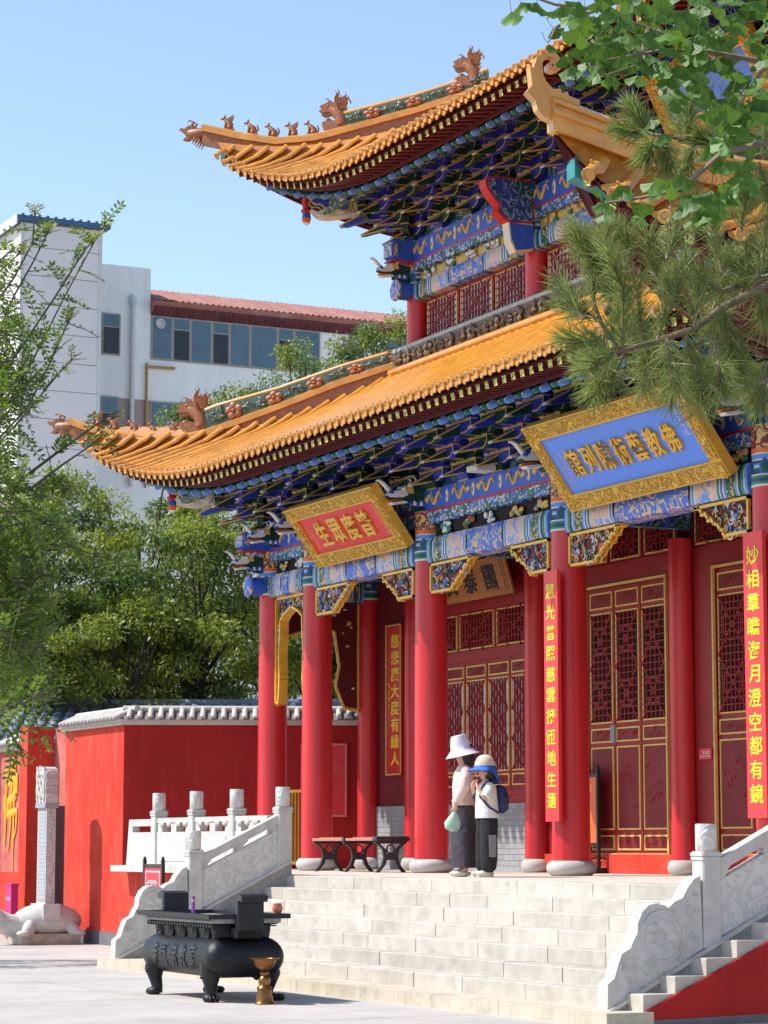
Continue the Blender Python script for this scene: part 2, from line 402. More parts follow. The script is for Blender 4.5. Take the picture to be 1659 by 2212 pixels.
# ------------------------------------------------------------------ terrace and staircase
YE = -2.81; TR = 0.2885; RI = 0.1314; PZ = -0.92
ter = thing('stone_terrace', 'stone-floored terrace with red plastered front carrying the temple hall', 'terrace', (8, 2, -1.1))
m = MB(); m.prism([(1.2, YE + .02), (24, YE + .02), (24, 12), (-1.05, 12), (-1.05, .2), (1.2, -.6)], 'z', -1.2, -.004); m.build('core', MAT['stone_rough'], ter)
m = MB(); m.prism([(1.2, YE + .3), (24, YE + .3), (24, 12), (-1.04, 12), (-1.04, .21), (1.2, -.6)], 'z', -.003, 0.0); m.build('floor', MAT['terrace_floor'], ter)
m = MB(); m.b2((1.2, -2.86, -1.2), (6.42, -2.78, 0.0)); m.build('front_wall', MAT['red_plaster'], ter)
m = MB(); m.b2((1.2, -2.875, -1.2), (6.42, -2.85, -0.92)); m.build('wall_foot', MAT['dado_grey'], ter)
for a, b in ((1.65, 2.9), (2.9, 4.3), (4.3, 5.6), (5.6, 6.62)):
    m = MB(); m.b2((a + .003, -3.10, 0.004), (b - .003, -2.72, 0.085)); m.build('coping_stone', MAT['stone'], ter)

st = thing('stone_staircase', 'wide pale stone staircase rising to the temple terrace', 'stairs', (12, -4, -1.03))
X0, X1 = 6.40, 17.42
rr = random.Random(3)
for k in range(7):
    yf = -4.54 + TR * k; zt = PZ + RI * (k + 1); x = X0; first = True
    while x < X1 - 0.05:
        L = rr.uniform(0.55, 1.35) if not first else rr.uniform(0.4, 1.0)
        if X1 - (x + L) < 0.45: L = X1 - x
        first = False
        m = MB(); e = 0.005; dy = rr.uniform(-.003, .003); dz = rr.uniform(-.002, .001)
        c = 0.007
        prof = [(yf + dy, zt - RI), (yf + 0.42, zt - RI), (yf + 0.42, zt + dz), (yf + dy + c * 1.5, zt + dz), (yf + dy, zt + dz - c)]
        m.prism(prof, 'x', x + e, x + L - e); m.build('step_block', MAT['stone_step'], st); x += L
x = X0 + 0.1
while x < X1 + .03:
    L = rr.uniform(0.9, 1.5)
    if X1 + .05 - (x + L) < 0.5: L = X1 + .05 - x
    f0 = lerp(-5.02, -4.90, (x - 6.5) / 11); f1 = lerp(-5.02, -4.90, (x + L - 6.5) / 11)
    m = MB(); ps = [(x + .003, f0), (x + L - .003, f1), (x + L - .003, -4.48), (x + .003, -4.48)]
    m.prism(ps, 'z', -1.2, PZ + rr.uniform(-.003, .002)); m.build('kerb_block', MAT['stone_kerb'], st); x += L
m = MB()
for k in range(7):
    yf = -4.54 + TR * k; m.b2((X0 + .02, yf + .02, -1.2), (X1 - .02, YE + .3, PZ + RI * (k + 1) - .02))
m.build('core', MAT['mortar'], st)
# plastered side wall under the step ends
for sx in (X1 + .02,):
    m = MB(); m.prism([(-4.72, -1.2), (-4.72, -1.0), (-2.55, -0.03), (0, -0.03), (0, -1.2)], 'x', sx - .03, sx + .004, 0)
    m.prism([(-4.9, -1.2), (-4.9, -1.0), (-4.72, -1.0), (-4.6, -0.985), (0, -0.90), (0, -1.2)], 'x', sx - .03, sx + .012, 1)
    m.build('side_wall', [MAT['red_side_shade_plaster'], MAT['dado_grey']], st)

# ------------------------------------------------------------------ balustrades
PROF = [(-4.926, -0.93), (-4.918, -0.716), (-4.86, -0.676), (-4.826, -0.576), (-4.791, -0.489), (-4.711, -0.449), (-4.683, -0.388), (-4.647, -0.335),
        (-4.641, -0.254), (-4.598, -0.166), (-4.541, -0.119), (-4.482, -0.105), (-4.394, -0.12), (-4.357, -0.14), (-4.298, -0.093), (-4.225, -0.066),
        (-4.181, 0.009), (-4.115, 0.084), (-4.06, 0.105), (-4.04, -0.46)]
def post(par, x, y, zb, zs, zt, wd=0.17):
    m = MB(); c = .012; h = wd / 2
    oct_ = [(-h + c, -h), (h - c, -h), (h, -h + c), (h, h - c), (h - c, h), (-h + c, h), (-h, h - c), (-h, -h + c)]
    m.prism(oct_, 'z', zb, zs - .07, 0, T(x, y, 0))
    for z0, z1, q in ((zs - .07, zs - .045, 1.10), (zs - .038, zs - .012, 1.14), (zs - .045, zs - .038, 1.0), (zs - .012, zs, 0.98)):
        m.prism([(a * q, b * q) for a, b in oct_], 'z', z0, z1, 0, T(x, y, 0))
    o = m.build('post', MAT['stone'], par)
    m = MB(); r = wd * 0.5; n = 20
    m.lathe([(r * .9, zs), (r, zs + .012), (r, zt - .012), (r * .93, zt)], n, 0, None, T(x, y, 0)); m.build('carved_cap', MAT['carve_stone'], o, 40)
def cheek(par, x, oy, right):
    th = 0.075
    P = [(a + oy, b) for a, b in PROF]
    m = MB(); m.prism(P, 'x', x - th, x + th); ds = m.build('drum_stone', MAT['stone'], par)
    cx, cy = -4.42 + oy, -0.36
    m = MB()
    ring = lambda r0, r1, d: [m.prism([(cx + r * cos(a), cy + r * sin(a)) for r, a in ((r0, t0), (r1, t0), (r1, t1), (r0, t1))], 'x', x + th - .002, x + th + d) for t0, t1 in [(2 * pi * i / 24, 2 * pi * (i + 1) / 24) for i in range(24)]]
    ring(.185, .205, .012)
    for i in range(8):
        a = 2 * pi * i / 8; m.ell((x + th, cx + .105 * cos(a), cy + .105 * sin(a)), (.010, .055, .038), 0, 8, 5, None)
    m.ell((x + th, cx, cy), (.014, .04, .04), 0, 8, 5)
    m.build('medallion', MAT['stone'], ds, 40)
    m = MB(); q = random.Random(5)
    def curl(c0, c1, r, sgn, turns=1.35):
        pts = []
        for i in range(15):
            t = i / 14; a = sgn * t * turns * 2 * pi; rad = r * (1 - .8 * t)
            pts.append((x + th + .003, c0 + rad * cos(a), c1 + rad * sin(a)))
        m.tube(pts, .008, 4)
    for c0, c1, r, sgn in ((-4.55, -.62, .07, 1), (-4.72, -.70, .05, -1), (-4.78, -.60, .04, 1), (-4.40, -.66, .05, -1), (-4.16, -.18, .06, 1), (-4.13, -.36, .05, -1), (-4.25, -.56, .05, 1), (-4.62, -.76, .04, 1), (-4.12, -.03, .035, -1)):
        curl(c0 + oy, c1, r, sgn)
    m.build('scroll_carving', MAT['stone'], ds, 50)['kind'] = 'stuff'
    # sloping stringer and fill
    s = lambda y: -0.93 + (y - oy + 4.926) * 0.505
    m = MB(); m.prism([(-4.95 + oy, s(-4.95 + oy) - .02), (-2.75 + oy, s(-2.75 + oy) - .02), (-2.75 + oy, s(-2.75 + oy) + .012), (-4.93 + oy, s(-4.93 + oy) + .012)], 'x', x - th - .04, x + th + .03)
    m.build('sloping_sill', MAT['stone'], par)
    m = MB(); m.prism([(-4.85 + oy, -0.97), (-4.85 + oy, s(-4.85 + oy) - .015), (-2.75 + oy, s(-2.75 + oy) - .015), (-2.75 + oy, -0.97)], 'x', x - th - .01, x + th + .012)
    m.build('sill_fill', MAT['stone_rough'], par)
    yb, yt = -3.95 + oy, -2.83 + oy
    post(par, x, yb, s(yb) - .02, 0.30, 0.515); post(par, x, yt, 0.0, 0.80, 1.03)
    y0, y1 = yb + .085, yt - .085
    L = lambda y, a: a + (y - y0) * (0.702 - 0.239) / (y1 - y0)
    m = MB(); m.prism([(y0, L(y0, -.375)), (y1, L(y1, -.375)), (y1, L(y1, .065)), (y0, L(y0, .065))], 'x', x - .05, x + .05)
    pn = m.build('panel', MAT['carve_stone'], par)
    m = MB(); m.prism([(y0, L(y0, .135)), (y1, L(y1, .135)), (y1, L(y1, .239)), (y0, L(y0, .239))], 'x', x - .06, x + .06)
    for ye, sg in ((y0, 1), (y1, -1)):
        m.prism([(ye, L(ye, .05)), (ye + sg * .06, L(ye + sg * .06, .05)), (ye + sg * .075, L(ye + sg * .075, .10)), (ye + sg * .13, L(ye + sg * .13, .14)), (ye, L(ye, .14))], 'x', x - .045, x + .045)
    m.build('handrail', MAT['stone'], par)
    ym = (y0 + y1) / 2
    m = MB(); m.prism([(ym - .05, L(ym, .05)), (ym + .05, L(ym, .065)), (ym + .035, L(ym, .10)), (ym + .11, L(ym, .18)), (ym - .11, L(ym, .10)), (ym - .035, L(ym, .09))], 'x', x - .045, x + .045)
    m.build('baluster', MAT['stone'], par)
lb = thing('stair_balustrade', 'carved white stone balustrade with drum stone behind the black incense burner', 'balustrade', (6.75, -4, -.9))
cheek(lb, 6.75, 0.0, False)
rb = thing('stair_balustrade', 'carved white stone balustrade with drum stone above the red stair side wall', 'balustrade', (17.1, -4, -.9))
cheek(rb, 17.1, 0.21, True)
tb = thing('terrace_balustrade', 'white stone terrace balustrade with three posts in front of the dark red wall', 'balustrade', (4.3, -2.95, .085))
PX = [3.0, 4.3, 5.6, 6.74]
for px in PX[:3]: post(tb, px, -2.93, .085, .80, 1.025)
for i in range(3):
    a, b = PX[i] + .085, PX[i + 1] - .085
    m = MB(); m.b2((a, -2.99, .085), (b, -2.87, .52)); pn = m.build('panel', MAT['stone'], tb)
    m = MB(); m.b2((a + .10, -2.998, .15), (b - .10, -2.988, .46)); m.build('carved_relief', MAT['carve_stone'], pn)
    m = MB(); m.b2((a, -2.99, .64), (b, -2.87, .70))
    n = 2; w_ = (b - a) / n
    for j in range(n + 1):
        cx = a + j * w_; hw = .09 if 0 < j < n else .16
        m.b2((max(a, cx - hw), -2.98, .52), (min(b, cx + hw), -2.88, .64))
    m.build('top_rail', MAT['stone'], tb)
    for j in range(n):
        cx = a + (j + .5) * w_; m = MB()
        for q in (-.12, .12):
            m.ell((cx + q, -2.985, .625), (.075, .02, .045))
        m.build('cloud_baluster', MAT['stone'], tb, 40)
m = MB(); m.prism([(1.93, .085), (2.03, .69), (2.915, .69), (2.915, .60), (2.16, .60), (2.16, .52), (2.915, .52), (2.915, .085)], 'y', -2.98, -2.88)
m.build('end_stone', MAT['stone'], tb)

# ------------------------------------------------------------------ red boundary walls
def cap(par, p0, p1, zt, th, rise=.25, pitch=.158, over=.13):
    """little tiled coping: cornice, deck, cover-tile rows both sides, ridge roll"""
    p0 = Vector((*p0, 0)); p1 = Vector((*p1, 0)); d = (p1 - p0).normalized(); n = Vector((d.y, -d.x, 0)); L = (p1 - p0).length
    F = frame((p0.x, p0.y, zt), d, n, Vector((0, 0, 1)))   # local y points to the viewer side
    h = over; c0 = -th / 2
    m = MB(); m.b2((-.02, -th - .05, -.0), (L + .02, .05, .055), 0, F); m.b2((-.02, -th - .09, .05), (L + .02, .09, .085), 0, F); m.build('cornice', MAT['cap_tile'], par)
    m = MB(); m.prism([(h, .08), (c0, rise - .03), (-th - h, .08)], 'x', 0, L, 0, F); m.build('coping_deck', MAT['cap_dark'], par)
    k = int(L / pitch); sl = math.atan2(rise - .10, h - c0); ln = sqrt((rise - .10) ** 2 + (h - c0) ** 2) + .02
    tm = MB(); r = .042
    tm.loft([[(r * cos(pi * j / 6), q, r * sin(pi * j / 6)) for j in range(7)] for q in (0, ln)], 0, True, False)
    tm.f.append((0, 1, 2, 3, 4, 5, 6)); tm.m.append(0)
    me = tm.mesh('cover_tile', MAT['cap_tile'], 50)
    for i in range(k):
        x = (i + .5) * L / k
        place('cover_tile', me, par, F @ T(x, h + .015, .095) @ RZ(pi) @ RX(sl))
        if i % 1 == 0: place('cover_tile', me, par, F @ T(x, -th - h - .015, .095) @ RX(sl))
    m = MB(); m.tube([F @ Vector((-.03, c0, rise)), F @ Vector((L + .03, c0, rise))], .052, 8); m.build('ridge_roll', MAT['cap_tile'], par, 50)
def wallseg(par, p0, p1, z0, z1, th, mt='red_plaster'):
    p0 = Vector((*p0, 0)); p1 = Vector((*p1, 0)); d = (p1 - p0).normalized(); n = Vector((d.y, -d.x, 0)); L = (p1 - p0).length
    F = frame((p0.x, p0.y, 0), d, n, Vector((0, 0, 1)))
    m = MB(); m.b2((0, -th, z0), (L, 0, z1), 0, F); m.b2((0, -th - .01, z0), (L, .012, z0 + .30), 1, F)
    m.build('wall_body', [MAT[mt], MAT['dado_grey']], par)
rw = thing('red_wall', 'red plastered courtyard wall with pale tiled coping beside the temple hall', 'wall', (-2.1, -1.5, -1.15))
C0 = (-2.08, -1.54)
wallseg(rw, (-4.74, -1.54), C0, -1.25, 2.16, .40)
cap(rw, (-4.74, -1.54), (-2.08, -1.54), 2.16, .40)
sp = rw
wallseg(sp, (-2.085, -1.535), (-0.55, 1.95), -1.25, 2.16, .40, 'red_side_shade_plaster')  # darker stair-side plaster reused to paint in this wall's shade
cap(sp, (-2.08, -1.54), (-0.55, 1.95), 2.16, .40)
rg = thing('gate_wall', 'red gateway lintel and pier between two courtyard walls behind the stele', 'gate', (-6, -1.4, -1.15))
m = MB(); m.b2((-6.83, -1.62, -1.25), (-6.44, -1.16, 2.32)); m.build('pier', MAT['red_plaster'], rg)
m = MB(); m.b2((-6.44, -1.14, 1.0), (-4.75, -.80, 2.30)); m.build('lintel', MAT['red_plaster_pale'], rg)
m = MB(); m.b2((-9.5, -.30, -1.25), (-4.75, -.22, 2.2));  m.build('door', MAT['red_wood_dark'], rg)
m = MB(); m.b2((-4.76, -1.13, -1.25), (-4.72, -.2, 1.0)); m.build('jamb', MAT['red_wood_dark'], rg)
fw = thing('red_wall', 'faded red wall with a large golden character beyond the gate pier', 'wall', (-9, -1.5, -1.15))
m = MB(); m.b2((-14, -1.50, -.1), (-6.83, -1.1, 1.95), 0); m.build('wall_body', MAT['red_plaster_pale'], fw)
m = MB(); m.b2((-14, -1.52, -1.25), (-6.83, -1.09, -.1), 0); m.build('wall_lower', MAT['red_plaster'], fw)
cap(fw, (-12, -1.50), (-6.84, -1.50), 1.95, .40)
fo = thing('golden_character', 'large golden brush-written Buddha character mounted on the faded red wall', 'character', (-7.55, -1.5, 1.0))
FC = frame((-7.55, -1.515, 1.0), Vector((1, 0, 0)), Vector((0, 0, 1)), Vector((0, -1, 0))) @ SCL(.95, 1.55, 1)
for pts, w0, w1 in (([(-.26, .44), (-.33, .16), (-.47, -.04)], .075, .02), ([(-.36, .12), (-.35, -.15), (-.37, -.42)], .07, .02), ([(-.17, .26), (.08, .29), (.27, .32), (.26, .15)], .05, .06), ([(.26, .14), (.0, .09), (-.17, .07), (-.20, -.08)], .05, .055),
                    ([(-.20, -.09), (.05, -.06), (.29, -.04), (.27, -.22), (.14, -.34)], .05, .02), ([(-.02, .50), (-.03, .12), (-.06, -.2), (-.17, -.48)], .055, .018), ([(.14, .56), (.13, .2), (.12, -.25), (.09, -.70)], .06, .012)):
    n = len(pts); q_ = MB(); fine = []
    for a, b in zip(pts, pts[1:]): fine += [(lerp(a[0], b[0], j / 5), lerp(a[1], b[1], j / 5)) for j in range(5)]
    fine.append(pts[-1])
    q_.tube([(a, b, 0) for a, b in fine], [lerp(w0, w1, j / (len(fine) - 1)) * (1.15 if j < 3 else 1) for j in range(len(fine))], 8, 0, FC @ SCL(1, 1, .5)); q_.build('brush_stroke', MAT['char_gold'], fo, 60)
# ------------------------------------------------------------------ temple hall
hall = thing('temple_hall', 'two-storey red and blue temple hall with golden glazed roofs', 'temple', (7, 3, 0))
HX, HY, HZ = Vector((1, 0, 0)), Vector((0, 1, 0)), Vector((0, 0, 1))
CX = [0.0, 1.56, 5.08, 8.61, 12.76]                    # front columns
GD = 1.56                                             # gallery depth
UX = [1.66, 5.19, 8.70, 12.85]                        # upper storey columns
NECK = [(0.0, 'cream'), (.025, 'p_teal'), (.05, 'p_green'), (.09, 'p_teal'), (.115, 'cream'), (.13, 'p_dkgreen'), (.18, 'p_teal'), (.20, 'cream'), (.215, 'p_blue_lt'),
        (.24, 'p_dkgreen'), (.27, 'cream'), (.285, 'p_blue_lt'), (.335, 'cream'), (.35, 'p_orange'), (.40, 'paint_maroon')]
def column(name, x, y, z0, zn, zt, r0, r1, base=True, neck=True):
    m = MB(); n = 28
    m.lathe([(r0, z0 + (.17 if base else 0)), (lerp(r0, r1, .5), lerp(z0, zn, .55)), (r1, zn)], n, 0, None, T(x, y, 0))
    o = m.build(name, MAT['red_column'], hall, 40)
    if base:
        rb_ = r0 * 1.30; m = MB()
        m.lathe([(rb_ * .80, z0), (rb_ * .93, z0 + .03), (rb_, z0 + .075), (rb_ * .985, z0 + .115), (rb_ * .90, z0 + .155), (rb_ * .80, z0 + .172)], 28, 0, None, T(x, y, 0))
        m.build('drum_base', MAT['drum_base'], o, 60)
    if neck:
        names = [q[1] for q in NECK]; uq = list(dict.fromkeys(names))
        rings = []; ms = []; s = (zt - zn) / .65
        for i, (h, q) in enumerate(NECK):
            hi = NECK[i + 1][0] if i + 1 < len(NECK) else .65
            for zz in (h, hi): rings.append((r1 * (1.03 if h < .13 else 1.0), zn + zz * s))
            ms += [uq.index(q)] * 2
        m = MB(); m.lathe(rings, 28, 0, ms[:-1] + [ms[-1]], T(x, y, 0)); m.build('painted_neck', [MAT[q] for q in uq], o, 40)
        # upright hexagonal panels painted round the neck
        for i in range(6):
            a = i * pi / 3 - 2.0; m = MB(); rr_ = r1 + .002; hw = .42
            pts = lambda w_, z0_, z1_: [(rr_ * cos(a + t) + x, rr_ * sin(a + t) + y, zn + z_ * s) for t, z_ in ((-w_, z0_), (0, z0_ - .0), (w_, z0_), (w_, z1_), (0, z1_ + .05), (-w_, z1_))]
            m.add(pts(.30, .135, .25), [(0, 1, 4, 5), (1, 2, 3, 4)], 0)
            rr_ = r1 + .005; m.add(pts(.17, .15, .235), [(0, 1, 4, 5), (1, 2, 3, 4)], 1)
            m.build('neck_panel', [MAT['p_blue'], MAT['p_green']], o)
    return o
for i, x in enumerate(CX):
    column('column', x, 0, 0, 4.0, 4.65, .225, .205)
for i, x in enumerate(CX):
    column('inner_column', x, GD, 0, 4.0, 4.65, .165, .155, True, i == 0)
for x in UX:
    column('upper_column', x, GD, 7.45, 8.41, 9.0, .165, .16, False, True)
column('upper_column', UX[0], GD + 3.3, 7.45, 8.41, 9.0, .165, .16, False, False)

# painted round beams, friezes and flat beams
SEG = [(.00, 'p_blue_lt'), (.05, 'cream'), (.065, 'p_teal'), (.12, 'p_dkgreen'), (.17, 'cream'), (.19, 'p_blue_lt'), (.23, 'paint_green'), (.40, 'p_blue_lt'), (.44, 'cream'), (.46, 'p_blue'), (.50, 'cream'),
       (.52, 'p_teal'), (.57, 'cream'), (.585, 'paint_blue_pink'), (.95, 'cream'), (.97, 'p_blue_lt'), (1.02, 'cream'), (1.035, 'p_dkgreen'), (1.08, 'cream'), (1.095, 'paint_blue')]
def rbeam(x0, x1, y, zb, zt, hw, nm='round_beam', ax='x'):
    L = x1 - x0; half = L / 2; sc = min(1.0, half / 1.45)
    hz = (zt - zb); c = []
    for a, b in ((-1, .25), (-1, .75), (-.78, .96), (-.4, 1.0), (.4, 1.0), (.78, .96), (1, .75), (1, .25), (.86, .05), (.5, 0), (-.5, 0), (-.86, .05)): c.append((a * hw, zb + b * hz))
    m = MB(); uq = list(dict.fromkeys(q for _, q in SEG))
    cuts = [(p * sc, q) for p, q in SEG]
    def ring(t, chev):
        out = []
        for a, b in c:
            d = chev * (abs((b - zb) / hz - .5) * 2) * .07
            out.append((x0 + t + d, y + a, b) if ax == 'x' else (y + a, x0 + t + d, b))
        return out
    rings = []; ms = []
    def ch(p): return 1.0 if .9 < p < 1.09 else 0.0
    for i, (p, q) in enumerate(cuts):
        e = cuts[i + 1][0] if i + 1 < len(cuts) else half
        rings += [ring(p, ch(SEG[i][0])), ring(e, ch(SEG[i + 1][0]) if i + 1 < len(SEG) else 0)]; ms += [uq.index(q)] * 2
    for i in range(len(cuts) - 1, -1, -1):
        p, q = cuts[i]; e = cuts[i + 1][0] if i + 1 < len(cuts) else half
        rings += [ring(L - e, -(ch(SEG[i + 1][0]) if i + 1 < len(SEG) else 0)), ring(L - p, -ch(SEG[i][0]))]; ms += [uq.index(q)] * 2
    m.loft(rings, 0, True, True, None, ms)
    return m.build(nm, [MAT[q] for q in uq], hall, 40)
def frieze(x0, x1, y, z0, z1, openwork=True):
    """carved band between the beams: cornice strip over little carved figures on dark ground"""
    o = MB().b2((x0, y - .03, z0), (x1, y + .05, z1)).build('frieze_board', MAT['dark_void'] if openwork else MAT['gold_line'], hall)
    h = z1 - z0
    m = MB(); n = int((x1 - x0) / .07)
    top = [(x0 + (x1 - x0) * i / n, z1 - h * .40 - (.022 if i % 2 else 0)) for i in range(n + 1)]
    m.prism([(x0, z1)] + top + [(x1, z1)], 'y', y - .14, y - .03); m.build('carved_cornice', MAT['frieze_mix'], o)
    q = random.Random(int(x0 * 100) + 1); n = max(2, int((x1 - x0) / .55))
    for i in range(n):
        cx = x0 + (i + .5) * (x1 - x0) / n; m = MB(); cm = q.choice([0, 1, 2])
        for j in range(9):
            a = q.uniform(0, 2 * pi); rr_ = q.uniform(.02, .14)
            m.ell((cx + rr_ * cos(a) * 1.2, y - .06, z0 + h * .28 + rr_ * sin(a) * .55), (q.uniform(.03, .06), .03, q.uniform(.025, .05)), cm if j % 3 else q.choice([3, 4]), 6, 4)
        m.build('carved_figure', [MAT['gold_line'], MAT['p_brown'], MAT['p_white'], MAT['p_pink'], MAT['p_teal']], o, 60)
def fbeam(x0, x1, y, z0, z1, hw):
    o = MB().b2((x0, y - hw, z0), (x1, y + hw, z1)).build('flat_beam', MAT['p_blue'], hall)
    m = MB(); m.b2((x0, y - hw - .006, z0 - .03), (x1, y + hw, z0 - .002)); m.build('red_fillet', MAT['p_red'], o)
    n = int((x1 - x0) / .62); q = random.Random(int(x0 * 77) + 3)
    for i in range(n):
        cx = x0 + (i + .5) * (x1 - x0) / n; cz = (z0 + z1) / 2; h = (z1 - z0)
        m = MB(); s = 1 if i % 2 else -1                      # a coiling gold dragon
        pts = []
        for k in range(15):
            t = k / 14; pts.append((cx + s * (-.20 + .40 * t), y - hw - .004, cz + h * .30 * sin(t * 3.2 * pi) * (1 - .25 * t)))
        m.tube(pts, [.012 + .012 * sin(pi * k / 14) for k in range(15)], 5, 0)
        for k in (2, 5, 8, 11):
            p = pts[k]; m.tube([p, (p[0] + .03, p[1], p[2] + .05), (p[0] + .06, p[1], p[2] + .03)], [.008, .007, .003], 4, 0)
        m.ell((cx + s * .22, y - hw - .004, cz + .02), (.045, .012, .035), 0)
        m.build('gold_dragon', MAT['gold_line'], o)
        if i < n - 1:
            ex = x0 + (i + 1) * (x1 - x0) / n; m = MB()
            m.ell((ex, y - hw - .002, cz), (.045, .008, h * .36), 0); m.ell((ex, y - hw - .006, cz), (.03, .008, h * .26), 1); m.ell((ex, y - hw - .010, cz - .01), (.014, .008, h * .15), 2)
            m.build('painted_gem', [MAT['gold_line'], MAT['p_white'], MAT['p_dkgreen']], o)
for i in range(len(CX) - 1):
    a, b = CX[i], CX[i + 1]
    rbeam(a + .2, b - .2, 0, 3.95, 4.30, .17)
    frieze(a + .2, b - .2, 0, 4.30, 4.62)
    fbeam(a + (-.0 if i else .12), b, 0, 4.655, 4.91, .13)
rbeam(CX[4] + .2, 16.0, 0, 3.95, 4.30, .17); fbeam(CX[4], 16, 0, 4.655, 4.91, .13)
rbeam(.16, GD - .14, 0, 3.95, 4.30, .15, 'round_beam', 'y')
for i in range(len(UX) - 1):
    a, b = UX[i], UX[i + 1]
    rbeam(a + .15, b - .15, GD, 8.24, 8.52, .15)
    frieze(a + .15, b - .15, GD, 8.52, 8.80, False)
    fbeam(a, b, GD, 8.83, 9.13, .13)
# beam ends that pass the corner columns
def beam_end(x, y, z0, z1, ln, flat):
    m = MB()
    if flat:
        m.prism([(y - .13, z0), (y - .13 - ln, z0), (y - .13 - ln - .06, z0 + .06), (y - .13 - ln - .06, z1 - .06), (y - .13 - ln, z1), (y - .13, z1)], 'x', x - .13, x + .13, 0)
        m.b2((x - .125, y - ln - .2, z0 + .05), (x + .135, y - ln - .1, z1 - .04), 1); m.b2((x - .12, y - ln - .197, z0 - .02), (x + .12, y, z0 - .002), 2)
        m.build('corner_beam_end', [MAT['p_blue'], MAT['paint_blue'], MAT['p_red']], hall)
    else:
        prof = [(.10, 0), (.135, .04), (.135, .2), (.13, ln - .05), (.16, ln - .03), (.16, ln), (.12, ln + .02)]
        m.lathe(prof, 16, 0, [0, 0, 0, 1, 2, 2, 2], T(x, y - .1, (z0 + z1) / 2) @ RX(pi / 2)); m.build('corner_beam_end', [MAT['p_blue'], MAT['cream'], MAT['paint_blue']], hall, 40)
beam_end(0, 0, 4.655, 4.91, .36, True); beam_end(0, 0, 3.97, 4.29, .32, False)
beam_end(UX[0], GD, 8.83, 9.13, .30, True); beam_end(UX[0], GD, 8.26, 8.54, .28, False)
beam_end_x = MB()
for (x, y, z0, z1) in ((0, 0, 4.655, 4.91), (UX[0], GD, 8.83, 9.13)):
    m = MB(); m.b2((x - .5, y - .128, z0 + .002), (x - .0, y + .128, z1 - .002)); m.build('corner_beam_end', MAT['p_blue'], hall)

# dragon heads on the beams
def dragon(x, y, z, s=1.0, M=None):
    """carved head looking out (-y): snout, jaw, tongue, eyes, horns, mane"""
    m = MB(); B = (M or T(x, y, z)) @ SCL(s)
    m.prism([(.18, -.12), (.18, .12), (-.02, .15), (-.10, .13), (-.18, .07), (-.30, .055), (-.34, .01), (-.30, -.02), (-.10, -.02), (-.02, -.10)], 'x', -.06, .06, 4, B)
    m.prism([(-.06, .03), (-.10, .13), (-.18, .075), (-.30, .06), (-.34, .01), (-.30, -.015), (-.12, .0)], 'x', -.068, .068, 1, B)
    m.prism([(.02, .05), (.0, .15), (-.09, .14), (-.06, .05)], 'x', -.072, .072, 0, B)
    m.prism([(-.02, -.06), (-.12, -.075), (-.26, -.10), (-.29, -.075), (-.12, -.045)], 'x', -.06, .06, 1, B)
    m.prism([(-.05, -.03), (-.2, -.045), (-.31, -.075), (-.33, -.05), (-.2, -.02)], 'x', -.03, .03, 2, B)
    m.tube([(0, -.25, .05), (0, -.31, .10), (0, -.38, .17), (0, -.44, .20), (0, -.47, .19)], [.032, .032, .026, .02, .010], 7, 1, B)      # raised white trunk-like lip
    for sx in (-.06, .06):
        m.ell((sx, -.12, .12), (.03, .035, .03), 1, 8, 5, B); m.ell((sx * 1.3, -.14, .125), (.013, .016, .016), 5, 6, 4, B)
        m.tube([(sx, -.02, .14), (sx * 1.2, .05, .22), (sx * 1.3, .0, .27), (sx * 1.3, -.05, .255)], [.018, .016, .012, .005], 5, 1, B)
        m.ell((sx, -.29, .05), (.03, .04, .025), 3, 6, 4, B)
    for k in range(7):
        a = -.7 + k * .26
        m.tube([(0, .02, .0), (.05 * (k % 3 - 1), .12, .10 * sin(a) - .02), (.08 * (k % 3 - 1), .22, .2 * sin(a) - .02)], [.035, .03, .006], 5, 4 if k % 2 else 3, B)
    for k in range(5):
        m.ell((.075, -.02 + .045 * k, -.08 + .012 * (k % 2)), (.02, .028, .035), 1 if k % 2 else 3, 6, 4, B)
        m.ell((-.075, -.02 + .045 * k, -.08), (.02, .028, .035), 3, 6, 4, B)
    m.b2((-.07, .05, -.13), (.07, .22, .11), 4, B)
    return m.build('dragon_head', [MAT['gold_line'], MAT['p_white'], MAT['p_orange'], MAT['p_blue'], MAT['p_dkgreen'], MAT['ink']], hall, 50)
for x in CX[1:]: dragon(x, -.30, 4.82, 1.05)
dragon(.45, -.30, 4.80, .9)
dragon(0, -.36, 4.45, .9); dragon(UX[0], GD - .36, 8.66, .9)

